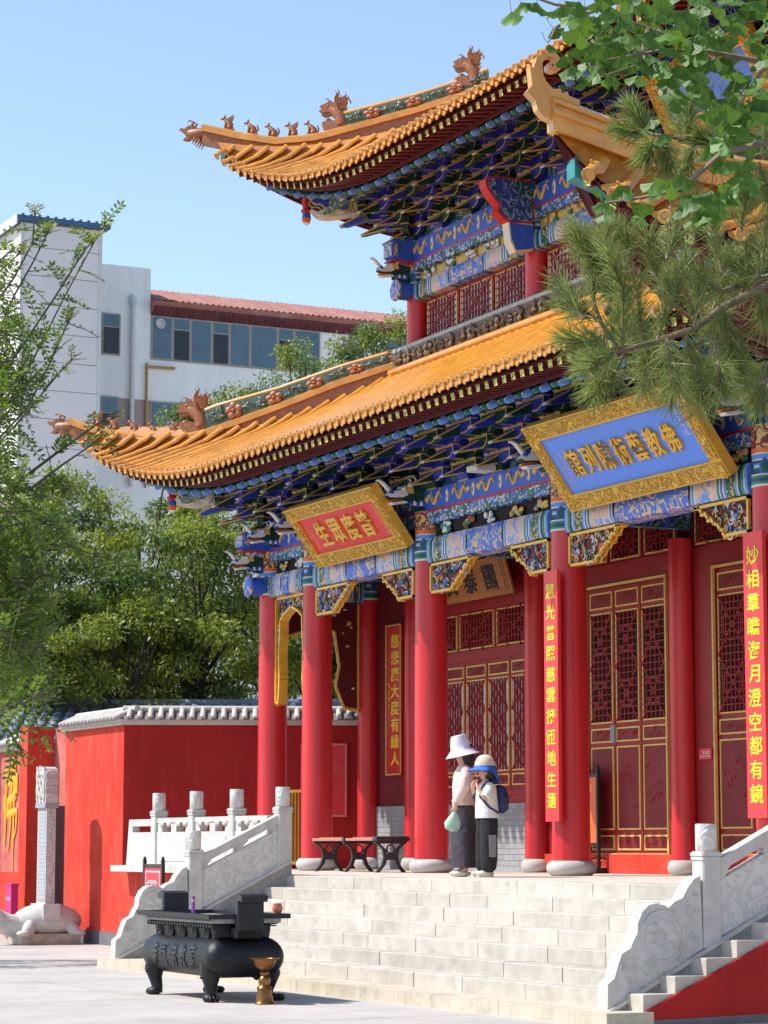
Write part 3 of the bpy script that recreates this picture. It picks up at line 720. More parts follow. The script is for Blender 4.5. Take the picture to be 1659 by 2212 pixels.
# hanging carved spandrels (gold-rimmed triangular panels under the beams)
CM = ['gold_line', 'p_white', 'p_teal', 'p_blue_lt', 'p_orange', 'p_pink', 'p_brown', 'p_green']
def spandrel(P, y, nm, seed, rim=True, th=.05):
    q = random.Random(seed)
    back = MB().prism([(a, b) for a, b in P], 'y', y - .012, y + .012).build(nm, MAT['maroon'], hall)
    m = MB()
    n = len(P); cxm = sum(p[0] for p in P) / n; czm = sum(p[1] for p in P) / n
    for i in range(n):
        a, b = Vector(P[i]), Vector(P[(i + 1) % n]); d = (b - a)
        if d.length < 1e-4: continue
        t = d.normalized() * .0; nn = Vector((-d.y, d.x)).normalized()
        if nn.dot(Vector((cxm, czm)) - a) < 0: nn = -nn
        wd = .032
        m.prism([tuple(a), tuple(b), tuple(b + nn * wd), tuple(a + nn * wd)], 'y', y - th, y + th)
    m.build('gold_rim', MAT['gold'], back)
    m = MB(); xs_ = [p[0] for p in P]; zs_ = [p[1] for p in P]
    def inside(x, z):
        c = False
        for i in range(n):
            (x1_, z1_), (x2_, z2_) = P[i], P[i - 1]
            if (z1_ > z) != (z2_ > z) and x < (x2_ - x1_) * (z - z1_) / (z2_ - z1_) + x1_: c = not c
        return c
    area = (max(xs_) - min(xs_)) * (max(zs_) - min(zs_)); k = 0
    while k < int(area * 260):
        k += 1; x = q.uniform(min(xs_), max(xs_)); z = q.uniform(min(zs_), max(zs_))
        if not inside(x, z): continue
        c = q.choice([0, 0, 1, 1, 2, 3, 3, 4, 5, 6, 7]); a = q.uniform(0, pi)
        M = T(x, y - .022, z) @ RY(a)
        if q.random() < .55: m.ell((0, 0, 0), (q.uniform(.025, .055), .022, q.uniform(.008, .018)), c, 6, 4, M)
        else:
            pts = [(.045 * cos(t) * (1 - t / 9), 0, .045 * sin(t) * (1 - t / 9)) for t in [j * .7 for j in range(7)]]
            m.tube(pts, .009, 4, c, M)
    m.build('carving', [MAT[c] for c in CM], back, 50)['kind'] = 'stuff'
def wavy(a, b, n=5, amp=.025):
    out = []
    for i in range(1, n * 2):
        t = i / (n * 2); d = amp * (1 if i % 2 else -.3)
        out.append((lerp(a[0], b[0], t), lerp(a[1], b[1], t) + d))
    return out
for i in range(1, len(CX) - 1):
    a, b = CX[i] + .235, CX[i + 1] - .235
    tall = .38
    spandrel([(a, 3.945), (a, 3.56), (a + .58, 3.555)] + wavy((a + .58, 3.555), (a + 1.15, 3.945)) + [(a + 1.15, 3.945)], -.09, 'carved_spandrel', 10 + i)
    spandrel([(b, 3.945), (b, 3.56), (b - .42, 3.56)] + wavy((b - .42, 3.56), (b - 1.02, 3.945)) + [(b - 1.02, 3.945)], -.09, 'carved_spandrel', 20 + i)
# long pierced hanging on the narrow end bay, mirrored on the gallery end
a, b = .22, 1.34; mid = (a + b) / 2
half = [(a, 3.945), (a, 2.38), (a + .10, 2.40), (a + .14, 2.75), (a + .12, 3.1), (a + .15, 3.4), (a + .16, 3.62), (a + .28, 3.70), (mid, 3.80)]
spandrel(half + [(a + b - x, z) for x, z in reversed(half[1:-1])] + [(b, 3.945)], 0, 'carved_hanging', 31, th=.07)
m = MB(); hp = [(.17, 3.945), (.17, 3.4), (.62, 3.55), (.80, 3.62), (1.0, 3.5), (1.08, 3.0), (1.02, 2.7), (1.16, 2.38), (1.38, 2.35), (1.38, 3.945)]
m.prism(hp, 'x', -.02, .02); sh_ = m.build('carved_hanging', MAT['maroon'], hall)
m = MB()
for p, q in zip(hp[1:-1], hp[2:]): m.tube([(.0, *p), (.0, *q)], .028, 5)
m.build('gold_rim', MAT['gold_line'], sh_)
m = MB(); q = random.Random(4)
for k in range(40):
    y, z = q.uniform(.25, 1.3), q.uniform(2.5, 3.9)
    if y < .95 and z < 3.66: continue
    m.ell((.02, y, z), (.012, q.uniform(.015, .04), q.uniform(.01, .02)), q.choice([0, 1]), 6, 4)
m.build('carving', [MAT['gold_line'], MAT['p_white']], sh_)['kind'] = 'stuff'
rbeam(.16, GD - .14, CX[0], 3.95, 4.3, .14, 'round_beam', 'y')

# ------------------------------------------------------------------ bracket sets
def outlined(m, poly, ax, lo, hi, inset, c):
    """painted arm: gold rim polygon with a slightly thicker coloured core set inside it"""
    m.prism(poly, ax, lo, hi, 0, None, c)
    n = len(poly); P = [Vector(p) for p in poly]; cen = sum(P, Vector((0, 0))) / n; out = []
    for i in range(n):
        a, b, d = P[i - 1], P[i], P[(i + 1) % n]
        e1 = (b - a).normalized(); e2 = (d - b).normalized()
        n1 = Vector((-e1.y, e1.x)); n2 = Vector((-e2.y, e2.x))
        if n1.dot(cen - a) < 0: n1 = -n1
        if n2.dot(cen - b) < 0: n2 = -n2
        nn = (n1 + n2); l = nn.length
        nn = nn / l if l > 1e-5 else n1
        out.append(tuple(b + nn * inset / max(.5, nn.dot(n1))))
    m.prism(out, ax, lo - .004, hi + .004, c)
def arm_mesh(tier, c):
    L = .10 + .27 * tier; m = MB()
    outlined(m, [(.18, .0), (.18, .13), (-L - .02, .13), (-L - .34, -.045), (-L - .30, -.065), (-L - .02, .0)], 'x', -.045, .045, .021, 1)
    m.box((0, -L - .325, -.052), (.094, .018, .03), 2)
    return m.mesh('beak_arm', [MAT['gold_line'], MAT[c], MAT['cream']])
def cross_mesh(ln, c):
    m = MB(); h = ln / 2
    outlined(m, [(-h, .14), (-h, .07), (-h * .86, .015), (-h * .55, -.02), (h * .55, -.02), (h * .86, .015), (h, .07), (h, .14)], 'y', -.035, .035, .020, 1)
    for sx in (-1, 0, 1): m.box((sx * (h - .05), 0, .165), (.11, .10, .05), 1); m.box((sx * (h - .05), 0, .146), (.115, .105, .012), 0)
    return m.mesh('cross_arm', [MAT['gold_line'], MAT[c]])
def cloud_mesh(c):
    m = MB()
    outlined(m, [(.10, .0), (.10, .22), (-.06, .22), (-.14, .16), (-.24, .20), (-.30, .13), (-.24, .06), (-.16, .05), (-.10, -.02)], 'x', -.05, .05, .020, 1)
    return m.mesh('cloud_head', [MAT['gold_line'], MAT[c]])
ARMS = {(t, c): arm_mesh(t, c) for t in range(4) for c in ('p_blue_deep', 'p_dkgreen')}
CROSS = {(l, c): cross_mesh(l, c) for l in (.46, .64) for c in ('p_blue_deep', 'p_dkgreen')}
CLOUD = {c: cloud_mesh(c) for c in ('p_blue_deep', 'p_dkgreen')}
def bracket(M, i, tiers=4):
    cols = ('p_blue_deep', 'p_dkgreen') if i % 2 else ('p_dkgreen', 'p_blue_deep')
    m = MB(); m.box((0, 0, .05), (.24, .24, .10), 0, None, 1.15); m.box((0, 0, .005), (.25, .25, .02), 1)
    o = m.build('bracket_set', [MAT[cols[0]], MAT['gold_line']], hall, None, M)
    WM[o.name] = M
    for t in range(tiers):
        L = .10 + .27 * t; z = .09 + .165 * t
        place('beak_arm', ARMS[(t, cols[t % 2])], o, M @ T(0, 0, z))
        place('cross_arm', CROSS[(.46 if t % 2 else .64, cols[(t + 1) % 2])], o, M @ T(0, -L + .02, z + .02))
        if t: place('cross_arm', CROSS[(.64, cols[t % 2])], o, M @ T(0, -L + .30, z + .02))
    place('cloud_head', CLOUD[cols[1]], o, M @ T(0, -1.08, .62)); place('cloud_head', CLOUD[cols[0]], o, M @ T(.24, -.98, .60)); place('cloud_head', CLOUD[cols[0]], o, M @ T(-.24, -.98, .60))
    return o
k = 0; x = .0
while x < 15.8:
    bracket(T(x, 0, 4.915), k); x += .887; k += 1
x = UX[0]; k = 0
while x < 12.6:
    bracket(T(x, GD, 9.135), k); x += .887; k += 1
bracket(T(0, 0, 4.90) @ RZ(-pi / 4) @ SCL(1.0, 1.25, 1), 1); bracket(T(UX[0], GD, 9.12) @ RZ(-pi / 4) @ SCL(1.0, 1.25, 1), 1)
for k in range(3):
    bracket(T(0, .887 * (k + 1), 4.915) @ RZ(-pi / 2), k); bracket(T(UX[0], GD + .887 * (k + 1), 9.135) @ RZ(-pi / 2), k)
# boards behind and above the brackets
for (x0, x1, y, z) in ((0, 16.0, 0, 4.91), (UX[0], 13.2, GD, 9.13)):
    m = MB(); m.b2((x0, y - .01, z), (x1, y + .03, z + 1.15)); m.build('bracket_board', MAT['paint_blue_green'], hall)
    m = MB(); m.prism([(y - 1.12, z + .52), (y - 1.08, z + .52), (y - 1.08, z + .73), (y - 1.12, z + .73)], 'x', x0 - .9, x1); m.build('eave_purlin_board', MAT['paint_green_panel'], hall)
    m = MB(); m.tube([(x0 - .9, y - 1.10, z + .79), (x1, y - 1.10, z + .79)], .075, 8); m.build('eave_purlin', MAT['p_dkgreen'], hall, 40)
    m = MB(); m.b2((x0, y - 1.08, z + .74), (x1, y + .02, z + .78)); m.build('soffit_board', MAT['p_blue_deep'], hall)
    m = MB(); m.b2((x0 - .01, y, z), (x0 + .03, y + 4, z + 1.15)); m.build('bracket_board', MAT['paint_blue_green'], hall)
# carved white elephant heads with hanging lotus buds under the corner rafters
def elephant(cx, cy, z):
    B = T(cx, cy, z) @ RZ(-pi / 4)
    m = MB()
    m.prism([(.30, -.10), (.30, .16), (.02, .17), (-.12, .12), (-.22, .02), (-.34, -.02), (-.42, .04), (-.46, .0), (-.38, -.10), (-.22, -.13), (-.05, -.12)], 'x', -.09, .09, 0, B)
    for sx in (-.09, .09):
        m.ell((sx, .05, .03), (.02, .11, .11), 0, 10, 6, B); m.ell((sx * 1.05, -.12, .05), (.012, .03, .018), 1, 6, 4, B)
        m.tube([(sx, -.15, -.06), (sx * 1.1, -.26, -.08), (sx * 1.1, -.36, -.03)], [.02, .016, .004], 5, 0, B)
    for k in range(4): m.tube([(.092, .10 + .05 * k, .10), (.094, .07 + .05 * k, .02), (.092, .12 + .05 * k, -.08)], .008, 4, 1, B)
    m.build('elephant_head', [MAT['cream'], MAT['p_brown']], hall, 45)
    m = MB(); prof = [(.02, -.20), (.06, -.17), (.075, -.10), (.06, -.02), (.085, .0), (.085, .03), (.05, .05), (.07, .09), (.07, .22)]
    m.lathe(prof, 8, 0, [1, 2, 0, 3, 3, 0, 3, 3, 3], T(cx - .38, cy - .38, z + .02)); m.build('lotus_bud', [MAT['p_blue'], MAT['p_white'], MAT['p_orange'], MAT['p_red']], hall, 30)
elephant(-.78, -.78, 5.50); elephant(UX[0] - .86, GD - .86, 9.74)
# ------------------------------------------------------------------ roofs
def roof(nm, cx, cy, ze, o, oc, rise, xr, xmax, ytop, q2, q1=.40, owner=None):
    owner = owner or hall
    """hipped roof skirt; front slope over x from the corner to xmax, side slope by mirror about the hip"""
    ey = cy - o                                          # straight eave line
    cxn = cx - oc
    def tt(x): return max(0.0, min(1.0, (xr - x) / (xr - cxn)))
    def eave(x): return ey - (oc - o) * tt(x) ** 2.2
    def surf(x, y):
        s = y - ey; w_ = max(0.0, 1 - (max(s, 0) / (ytop - ey)) ** 2)
        hh = max(0.0, 1 - max(0.0, x - cx + cy - y) / .6)
        return ze + q1 * s + q2 * s * abs(s) + rise * tt(x) ** 2.5 * w_ + .25 * hh * hh * min(1.0, tt(x) * 1.2)
    root = None
    # deck
    m = MB(); nx = 44; ny = 9; idx = {}
    xsn = [lerp(cxn, xr, (i / 24)) for i in range(25)] + [lerp(xr, xmax, (i + 1) / 20) for i in range(20)]
    for side in (0, 1):
        for i, x in enumerate(xsn):
            y0 = eave(x); y1 = min(ytop, max(y0 + .01, x - cx + cy))
            for j in range(ny):
                y = lerp(y0, y1, j / (ny - 1)); z = surf(x, y) - .02
                p = (x, y, z) if side == 0 else (cx + (y - cy), cy + (x - cx), z)
                m.v.append(p)
        b = side * len(xsn) * ny
        for i in range(len(xsn) - 1):
            if side and xsn[i] > xr + 3: break
            for j in range(ny - 1):
                a = b + i * ny + j; m.f.append((a, a + ny, a + ny + 1, a + 1)); m.m.append(0)
    nv = len(m.v); nf = len(m.f)
    m.v += [(a, b2_, c - .05) for a, b2_, c in m.v[:nv]]
    m.f += [tuple(k + nv for k in f) for f in m.f[:nf]]; m.m += [1] * nf
    root = m.build(nm, [MAT['glaze_pan'], MAT['maroon']], owner, 40)
    # tile shapes
    r = .062; ln = .30
    def half(r0, r1, l, rz=1.0, k=6): return [[(q * cos(pi * j / k), yy, q * sin(pi * j / k) * rz) for j in range(k + 1)] for q, yy in ((r0, 0), (r1, l))]
    tm = MB(); tm.loft(half(r, r * .93, ln + .012), 0, False, False); tm.f.append(tuple(range(6, -1, -1))); tm.m.append(0)
    tile = tm.mesh('barrel_tile', MAT['glaze'], 50)
    em = MB(); em.loft(half(r * .98, r, .17), 0, False, False); em.f.append(tuple(range(6, -1, -1))); em.m.append(1)
    em.loft([[(a, b, c - .001) for a, b, c in rg] for rg in half(r * .80, r * .84, .17)], 1, False, False)
    em.lathe([(.01, -.006), (.040, -.008), (.046, -.014), (.058, -.012), (.06, 0)], 12, 1, None, T(0, -.002, .010) @ RX(pi / 2) @ SCL(1, 1, -1))
    em.ell((0, .12, r + .012), (.016, .016, .018), 1, 6, 4)
    tend = em.mesh('tile_end', [MAT['glaze'], MAT['glaze_end']], 50)
    dm = MB(); dp = [(-.058, .012), (-.054, -.022), (-.03, -.038), (0, -.058), (.03, -.038), (.054, -.022), (.058, .012)]
    dm.prism(dp, 'y', -.008, .008, 1); dm.prism([(-.06, .0), (.06, .0), (.06, .012), (-.06, .012)], 'y', 0, .10, 0)
    drip = dm.mesh('drip_tile', [MAT['glaze'], MAT['glaze_end']])
    far = MB()
    pitch = .2; n = int((xmax - cxn) / pitch)
    def lay(x, side, asobj):
        y0 = eave(x); y1 = min(ytop, x - cx + cy - .10)
        if y1 - y0 < .12: return
        y = y0; k = 0
        while y < y1 - .04:
            l = min(ln, y1 - y); z0_, z1_ = surf(x, y), surf(x, y + l); a = math.atan2(z1_ - z0_, l)
            M = T(x, y, z0_) @ RX(a) @ SCL(1, l / ln, 1)
            if side: M = frame((cx - cy, cy - cx, 0), HY, HX, HZ) @ M if False else Matrix(((0, 1, 0, cx - cy), (1, 0, 0, cy - cx), (0, 0, 1, 0), (0, 0, 0, 1))) @ M
            if asobj and k < 4 - (1 if x > xr else 0): place('barrel_tile', tile, root, M)
            else: far.add(tm.v, tm.f, 0, M)
            y += l * cos(a) if l == ln else l; k += 1
        z0_ = surf(x, y0); a = math.atan2(surf(x, y0 + .2) - z0_, .2); M = T(x, y0 - .15, z0_ - .045) @ RX(a * .8); D = T(x + pitch / 2, eave(x + pitch / 2) - .03, surf(x + pitch / 2, eave(x + pitch / 2)) - .012)
        if side: return
        place('tile_end', tend, root, M); place('drip_tile', drip, root, D)
    xv = cxn + .14
    while xv < xmax:
        lay(xv, 0, True)
        if xv < xr + 2.5: lay(xv, 1, False)
        xv += pitch
    fo_ = far.build('upper_tile_courses', MAT['glaze'], root, 50); fo_['kind'] = 'stuff'
    # eave boards, flying rafters and round rafters
    def strip(dy, dz, h, t, mt, name):
        rings = []
        for x in xsn:
            y = eave(x) + dy; z = surf(x, eave(x)) + dz
            if x < cxn + dy: continue
            rings.append([(x, y, z - h / 2), (x, y + t, z - h / 2 + .0), (x, y + t, z + h / 2), (x, y, z + h / 2)])
        MB().loft(rings).build(name, MAT[mt], root)
        rs = [[(cx + (p[1] - cy), cy + (p[0] - cx), p[2]) for p in ring] for ring in rings if ring[0][0] < xr + 2.5]
        MB().loft(rs).build(name, MAT[mt], root)
    strip(.05, -.075, .06, .05, 'maroon', 'tile_board'); strip(.36, -.145, .06, .04, 'maroon', 'rafter_board')
    fm = MB(); fm.b2((-.04, 0, -.08), (.04, .42, 0), 0); fm.b2((-.041, -.004, -.081), (.041, .002, .001), 1)
    flyr = fm.mesh('flying_rafter', [MAT['maroon'], MAT['rafter_end']])
    rms = {}
    for c in ('p_blue_lt', 'p_teal'):
        r2 = MB(); r2.lathe([(.001, -.085), (.028, -.075), (.045, -.04), (.052, 0), (.052, .45)], 10, 1, [0, 0, 0, 1, 1], RX(-pi / 2)); r2.ell((0, -.062, .030), (.013, .022, .012), 2, 6, 4)
        rms[c] = r2.mesh('round_rafter', [MAT[c], MAT['p_dkgreen'], MAT['p_white']], 50)
    x = cxn + .25; k = 0
    while x < xmax - .05:
        y = eave(x); z = surf(x, y); t = tt(x); fan = -.55 * t ** 1.5
        place('flying_rafter', flyr, root, T(x, y + .02, z - .10) @ RZ(fan) @ RX(.16))
        if x > cxn + .75:
            place('round_rafter', rms['p_blue_lt' if k % 2 else 'p_teal'], root, T(x + .02, y + .44, z - .215 - .02 * t) @ RZ(fan) @ RX(.62) @ SCL(1.05 if k % 2 else .75, 1.25 if k % 2 else .9, 1.05 if k % 2 else .75))
        x += pitch; k += 1
    # closing soffit between rafters and purlin
    rings = []
    for x in xsn:
        if x < cxn + .5: continue
        y = eave(x); z = surf(x, y); yi = cy - 1.0
        rings.append([(x, y + .40, z - .10), (x, yi, max(z - .10, surf(x, yi) - .16)), (x, yi, max(z - .06, surf(x, yi) - .10)), (x, y + .40, z - .06)])
    MB().loft(rings).build('eave_soffit', MAT['p_green'], root)
    # corner beam
    m = MB(); zc = surf(cxn, eave(cxn))
    zc = zc - .17; pts = [(cxn + .10, eave(cxn) + .10, zc - .17), (cx - 1.6, cy - 1.6, min(zc - .30, surf(cx - 1.6, cy - 1.6) - .34)), (cx - .7, cy - .7, min(zc - .6, surf(cx - .7, cy - .7) - .40)), (cx, cy, min(zc - .85, surf(cx, cy) - .5))]
    d = Vector((1, -1, 0)).normalized() * .09
    rings = [[Vector(p) - d + Vector((0, 0, -.08)), Vector(p) + d + Vector((0, 0, -.08)), Vector(p) + d + Vector((0, 0, .08)), Vector(p) - d + Vector((0, 0, .08))] for p in pts]
    m.loft(rings, 0, True, True, None, [1, 0, 0]); m.build('corner_rafter', [MAT['p_green'], MAT['p_teal']], root)
    return root, surf, eave, tt
lroof, LS, LE, LT = roof('lower_roof', 0.0, 0.0, 5.52, 1.87, 2.24, 1.15, 2.6, 16.2, 1.42, .036)
uroof, US, UE, UT = roof('upper_roof', UX[0], GD, 9.70, 1.90, 2.30, 1.28, 4.2, 14.0, GD + 3.2, .055)

# ------------------------------------------------------------------ ridges
def flower(s=1.0):
    m = MB()
    for k in range(5):
        a = k * 2 * pi / 5 + .3; m.ell((.062 * cos(a), -.025, .062 * sin(a)), (.046, .022, .046), 0, 8, 5)
    m.ell((0, -.045, 0), (.024, .02, .024), 0, 8, 5)
    return m
def leaves(seed):
    q = random.Random(seed); m = MB()
    for k in range(9):
        a = q.uniform(0, 2 * pi); x, z = q.uniform(-.12, .12), q.uniform(-.055, .055)
        m.ell((0, 0, 0), (q.uniform(.04, .07), .016, q.uniform(.012, .026)), 0, 6, 4, T(x, -.028, z) @ RY(a))
    for k in range(3):
        x = q.uniform(-.1, .1); m.tube([(x, -.02, -.06), (x + q.uniform(-.06, .06), -.04, .0), (x + q.uniform(-.1, .1), -.03, .06)], .008, 4, 0)
    return m
FLW = flower().mesh('flower_tile', MAT['glaze_flower'], 60)
FLB = flower().mesh('flower_tile', MAT['ridge_shade_brown'], 60)
LVS = [leaves(k).mesh('leaf_tile', MAT['glaze_green'], 60) for k in range(3)]
LVB = [leaves(k).mesh('leaf_tile', MAT['ridge_shade_brown'], 60) for k in range(3)]
def hip(nm, c, roll, crest, d_end):
    """diagonal ridge: golden roll all along, carved flower courses behind the big beast"""
    D = Vector((1, 1, 0)).normalized(); N = Vector((1, -1, 0)).normalized()
    P = lambda d, z: Vector((d, d - c, z))
    m = MB(); ds = [roll[0][0] + (d_end - roll[0][0]) * i / 26 for i in range(27)]
    rings = []
    for d in ds:
        z = interp(roll, d); b = P(d, z)
        ring = []
        for a, h in ((-.115, -.12), (-.115, -.03), (-.07, 0), (.07, 0), (.115, -.03), (.115, -.12)): ring.append(b + N * a + Vector((0, 0, h)))
        rings.append(ring)
    m.loft(rings); o = m.build(nm, MAT['glaze'], hall, 50)
    m = MB(); m.loft([[P(d, interp(roll, d)) + N * a + Vector((0, 0, h)) for a, h in ((-.075, -.32), (-.075, -.115), (.075, -.115), (.075, -.32))] for d in ds]); m.build('ridge_body', MAT['glaze_brown'], o)  # brown glaze here paints the shaded gap beneath the roll
    if crest:
        m = MB(); cd = [crest[0][0] + (crest[-1][0] - crest[0][0]) * i / 16 for i in range(17)]
        rings = [[P(d, interp(roll, d) - .02) - N * .05, P(d, interp(roll, d) - .02) + N * .05, P(d, interp(crest, d) - .04) + N * .05, P(d, interp(crest, d) - .04) - N * .05] for d in cd]
        m.loft(rings); m.build('crest_back', MAT['glaze_green'], o)
        m = MB(); m.tube([P(d, interp(crest, d) - .02) for d in cd], .045, 8); m.build('crest_roll', MAT['glaze'], o, 50)
        L = (crest[-1][0] - crest[0][0]) * sqrt(2); n = int(L / .30)
        for i in range(n):
            d = crest[0][0] + (i + .5) / n * (crest[-1][0] - crest[0][0]); z0 = interp(roll, d); z1 = interp(crest, d) - .06
            sl = math.atan2(interp(crest, d + .1) - interp(crest, d - .1), .2 * sqrt(2))
            F = frame(P(d, (z0 + z1) / 2) + N * .05, D, -N, HZ) @ RY(-sl) @ SCL(1.35, 1.4, (z1 - z0) / .19)
            place('flower_tile' if i % 2 else 'leaf_tile', FLW if i % 2 else LVS[i % 3], o, F)
    return o, P, D, N
L_roll = [(-2.36, 6.86), (-2.3, 6.82), (-1.83, 6.60), (-1.4, 6.50), (-1.02, 6.49), (-.75, 6.56), (.04, 6.88), (.76, 7.20), (1.5, 7.46)]
U_roll = [(-.80, 11.27), (-.72, 11.24), (-.37, 11.09), (.05, 10.95), (.53, 10.95), (.85, 11.03), (1.62, 11.22), (2.2, 11.40), (3.0, 11.75)]
lh, LP, DD, NN = hip('hip_ridge', 0.0, L_roll, [(-.78, 6.86), (-.75, 6.89), (.04, 7.12), (.76, 7.40), (1.5, 7.62)], 1.5)
uh, UP, _, _ = hip('hip_ridge', .05, U_roll, [(.80, 11.24), (1.62, 11.42), (2.08, 11.56), (2.4, 11.70)], 2.9)
# wall ridge under the upper windows
m = MB(); m.b2((1.36, 1.26, 7.10), (13, 1.44, 7.50)); wr = m.build('wall_ridge', MAT['ridge_shade_brown'], hall)
m = MB(); m.tube([(1.36, 1.32, 7.53), (13, 1.32, 7.53)], .055, 8); m.build('crest_roll', MAT['cap_tile'], wr, 50)
m = MB(); m.tube([(1.45, 1.22, 7.20), (13, 1.22, 7.20)], .06, 8); m.build('foot_roll', MAT['glaze'], wr, 50)
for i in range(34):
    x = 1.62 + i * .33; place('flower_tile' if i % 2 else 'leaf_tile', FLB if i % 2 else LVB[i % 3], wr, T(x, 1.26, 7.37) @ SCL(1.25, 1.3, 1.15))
m = MB(); m.b2((1.26, 1.36, 7.10), (1.44, 6, 7.50)); m.build('wall_ridge', MAT['ridge_shade_brown'], hall)
# ridge animals
def beast(kind):
    m = MB(); q = random.Random(kind)
    m.box((0, 0, .012), (.20, .07, .024)); 
    m.tube([(.05, 0, .03), (.045, 0, .09), (-.02, 0, .15), (-.05, 0, .18)], [.045, .05, .04, .03], 7)          # seated body
    m.tube([(-.03, .02, .14), (-.055, .02, .02)], [.018, .016], 5); m.tube([(-.03, -.02, .14), (-.055, -.02, .02)], [.018, .016], 5)
    m.ell((.03, .03, .05), (.045, .02, .04), 0, 6, 4); m.ell((.03, -.03, .05), (.045, .02, .04), 0, 6, 4)
    m.ell((-.07, 0, .205), (.034, .028, .03), 0, 7, 5); m.tube([(-.08, 0, .205), (-.125, 0, .195)], [.022, .014], 5)
    for s in (-.015, .015): m.tube([(-.055, s, .225), (-.04, s * 1.3, .265)], [.012, .003], 4)
    if kind % 3 == 0:
        for s in (-.03, .03): m.prism([(.0, .13), (.07, .16), (.10, .25), (.05, .21), (-.01, .19)], 'y', s - .006, s + .006)
    else: m.tube([(.08, 0, .04), (.12, 0, .08), (.11, 0, .14), (.085, 0, .16)], [.02, .018, .014, .004], 5)
    return m.mesh('ridge_animal', MAT['glaze_brown'], 60)
BST = [beast(k) for k in range(3)]
def bigbeast():
    m = MB()
    m.box((.0, 0, .08), (.34, .12, .16)); m.tube([(-.16, 0, .05), (-.20, 0, .14), (-.13, 0, .19), (-.06, 0, .15)], [.05, .05, .04, .02], 7)
    m.tube([(.10, 0, .10), (.06, 0, .24), (-.03, 0, .32), (-.10, 0, .36)], [.10, .095, .085, .07], 8)
    m.prism([(-.05, .30), (-.24, .30), (-.27, .33), (-.22, .36), (-.26, .40), (-.20, .43), (-.10, .46), (.02, .44), (.05, .34)], 'y', -.06, .06)
    m.prism([(-.06, .26), (-.20, .24), (-.24, .27), (-.10, .30)], 'y', -.045, .045)
    for s in (-.05, .05):
        m.ell((-.12, s, .40), (.025, .02, .022), 0, 6, 4); m.tube([(-.06, s, .45), (-.13, s * 1.2, .51), (-.17, s * 1.2, .50)], [.016, .012, .004], 4)
    for k in range(7):
        b = -.04 + k * .028; t = .60 + .05 * sin(k * 1.9) - k * .022
        m.tube([(b, 0, .34), (b + .03, 0, .44), (b + .02 + k * .006, 0, .53), (b + .05 + k * .01, 0, t), (b + .02 + k * .012, 0, t + .05)], [.03, .026, .020, .013, .003], 5)
    for k in range(4):
        z = .18 + k * .06; m.tube([(.08, 0, z), (.15, 0, z + .02), (.19, 0, z + .07)], [.03, .02, .004], 5)
    return m.mesh('dragon_beast', MAT['glaze_brown'], 60)
BIG = bigbeast()
def on_ridge(o, P, d, z, mesh, nm, s=1.0):
    place(nm, mesh, o, frame(P(d, z), DD, -NN, HZ) @ SCL(s))
for i, d in enumerate((-1.86, -1.62, -1.39, -1.16, -.30 - .86)): 
    if i < 4: on_ridge(lh, LP, d, interp(L_roll, d) - .01, BST[i % 3], 'ridge_animal', .95)
on_ridge(lh, LP, -2.06, interp(L_roll, -2.06) - .01, BST[0], 'ridge_animal', .95)
on_ridge(lh, LP, -.90, 6.50, BIG, 'dragon_beast', 1.08)
for i, d in enumerate((-.52, -.25, -.01, .22, .44)): on_ridge(uh, UP, d, interp(U_roll, d) - .01, BST[i % 3], 'ridge_animal', .95)
on_ridge(uh, UP, .72, 10.97, BIG, 'dragon_beast', .98); on_ridge(uh, UP, 2.2, 11.46, BIG, 'dragon_beast', .95)
def tipdragon():
    m = MB()
    m.tube([(.16, 0, .0), (.05, 0, -.01), (-.06, 0, .0), (-.15, 0, .03)], [.085, .10, .09, .05], 8)
    m.prism([(0, .02), (-.20, .03), (-.25, .07), (-.21, .10), (-.16, .08), (-.10, .13), (0, .12)], 'y', -.06, .06)
    m.prism([(.02, -.02), (-.12, -.10), (-.19, -.09), (-.13, -.04), (-.05, .0)], 'y', -.05, .05)
    for s in (-.05, .05):
        m.tube([(-.04, s, .10), (-.0, s * 1.3, .17), (-.07, s * 1.3, .20), (-.11, s * 1.2, .17)], [.02, .018, .014, .004], 5); m.ell((-.10, s, .10), (.022, .018, .022), 0, 6, 4)
    for k in range(6): m.tube([(.02, 0, -.02), (.02 + .02 * k, .07 * (1 if k % 2 else -1), -.10 - .01 * k), (-.03 + .02 * k, .06 * (1 if k % 2 else -1), -.17 - .015 * k)], [.035, .025, .005], 5)
    return m.mesh('tip_dragon', MAT['glaze_brown'], 60)
TPD = tipdragon()
on_ridge(lh, LP, -2.46, 6.72, TPD, 'tip_dragon', 1.0); on_ridge(uh, UP, -.90, 11.14, TPD, 'tip_dragon', 1.0)
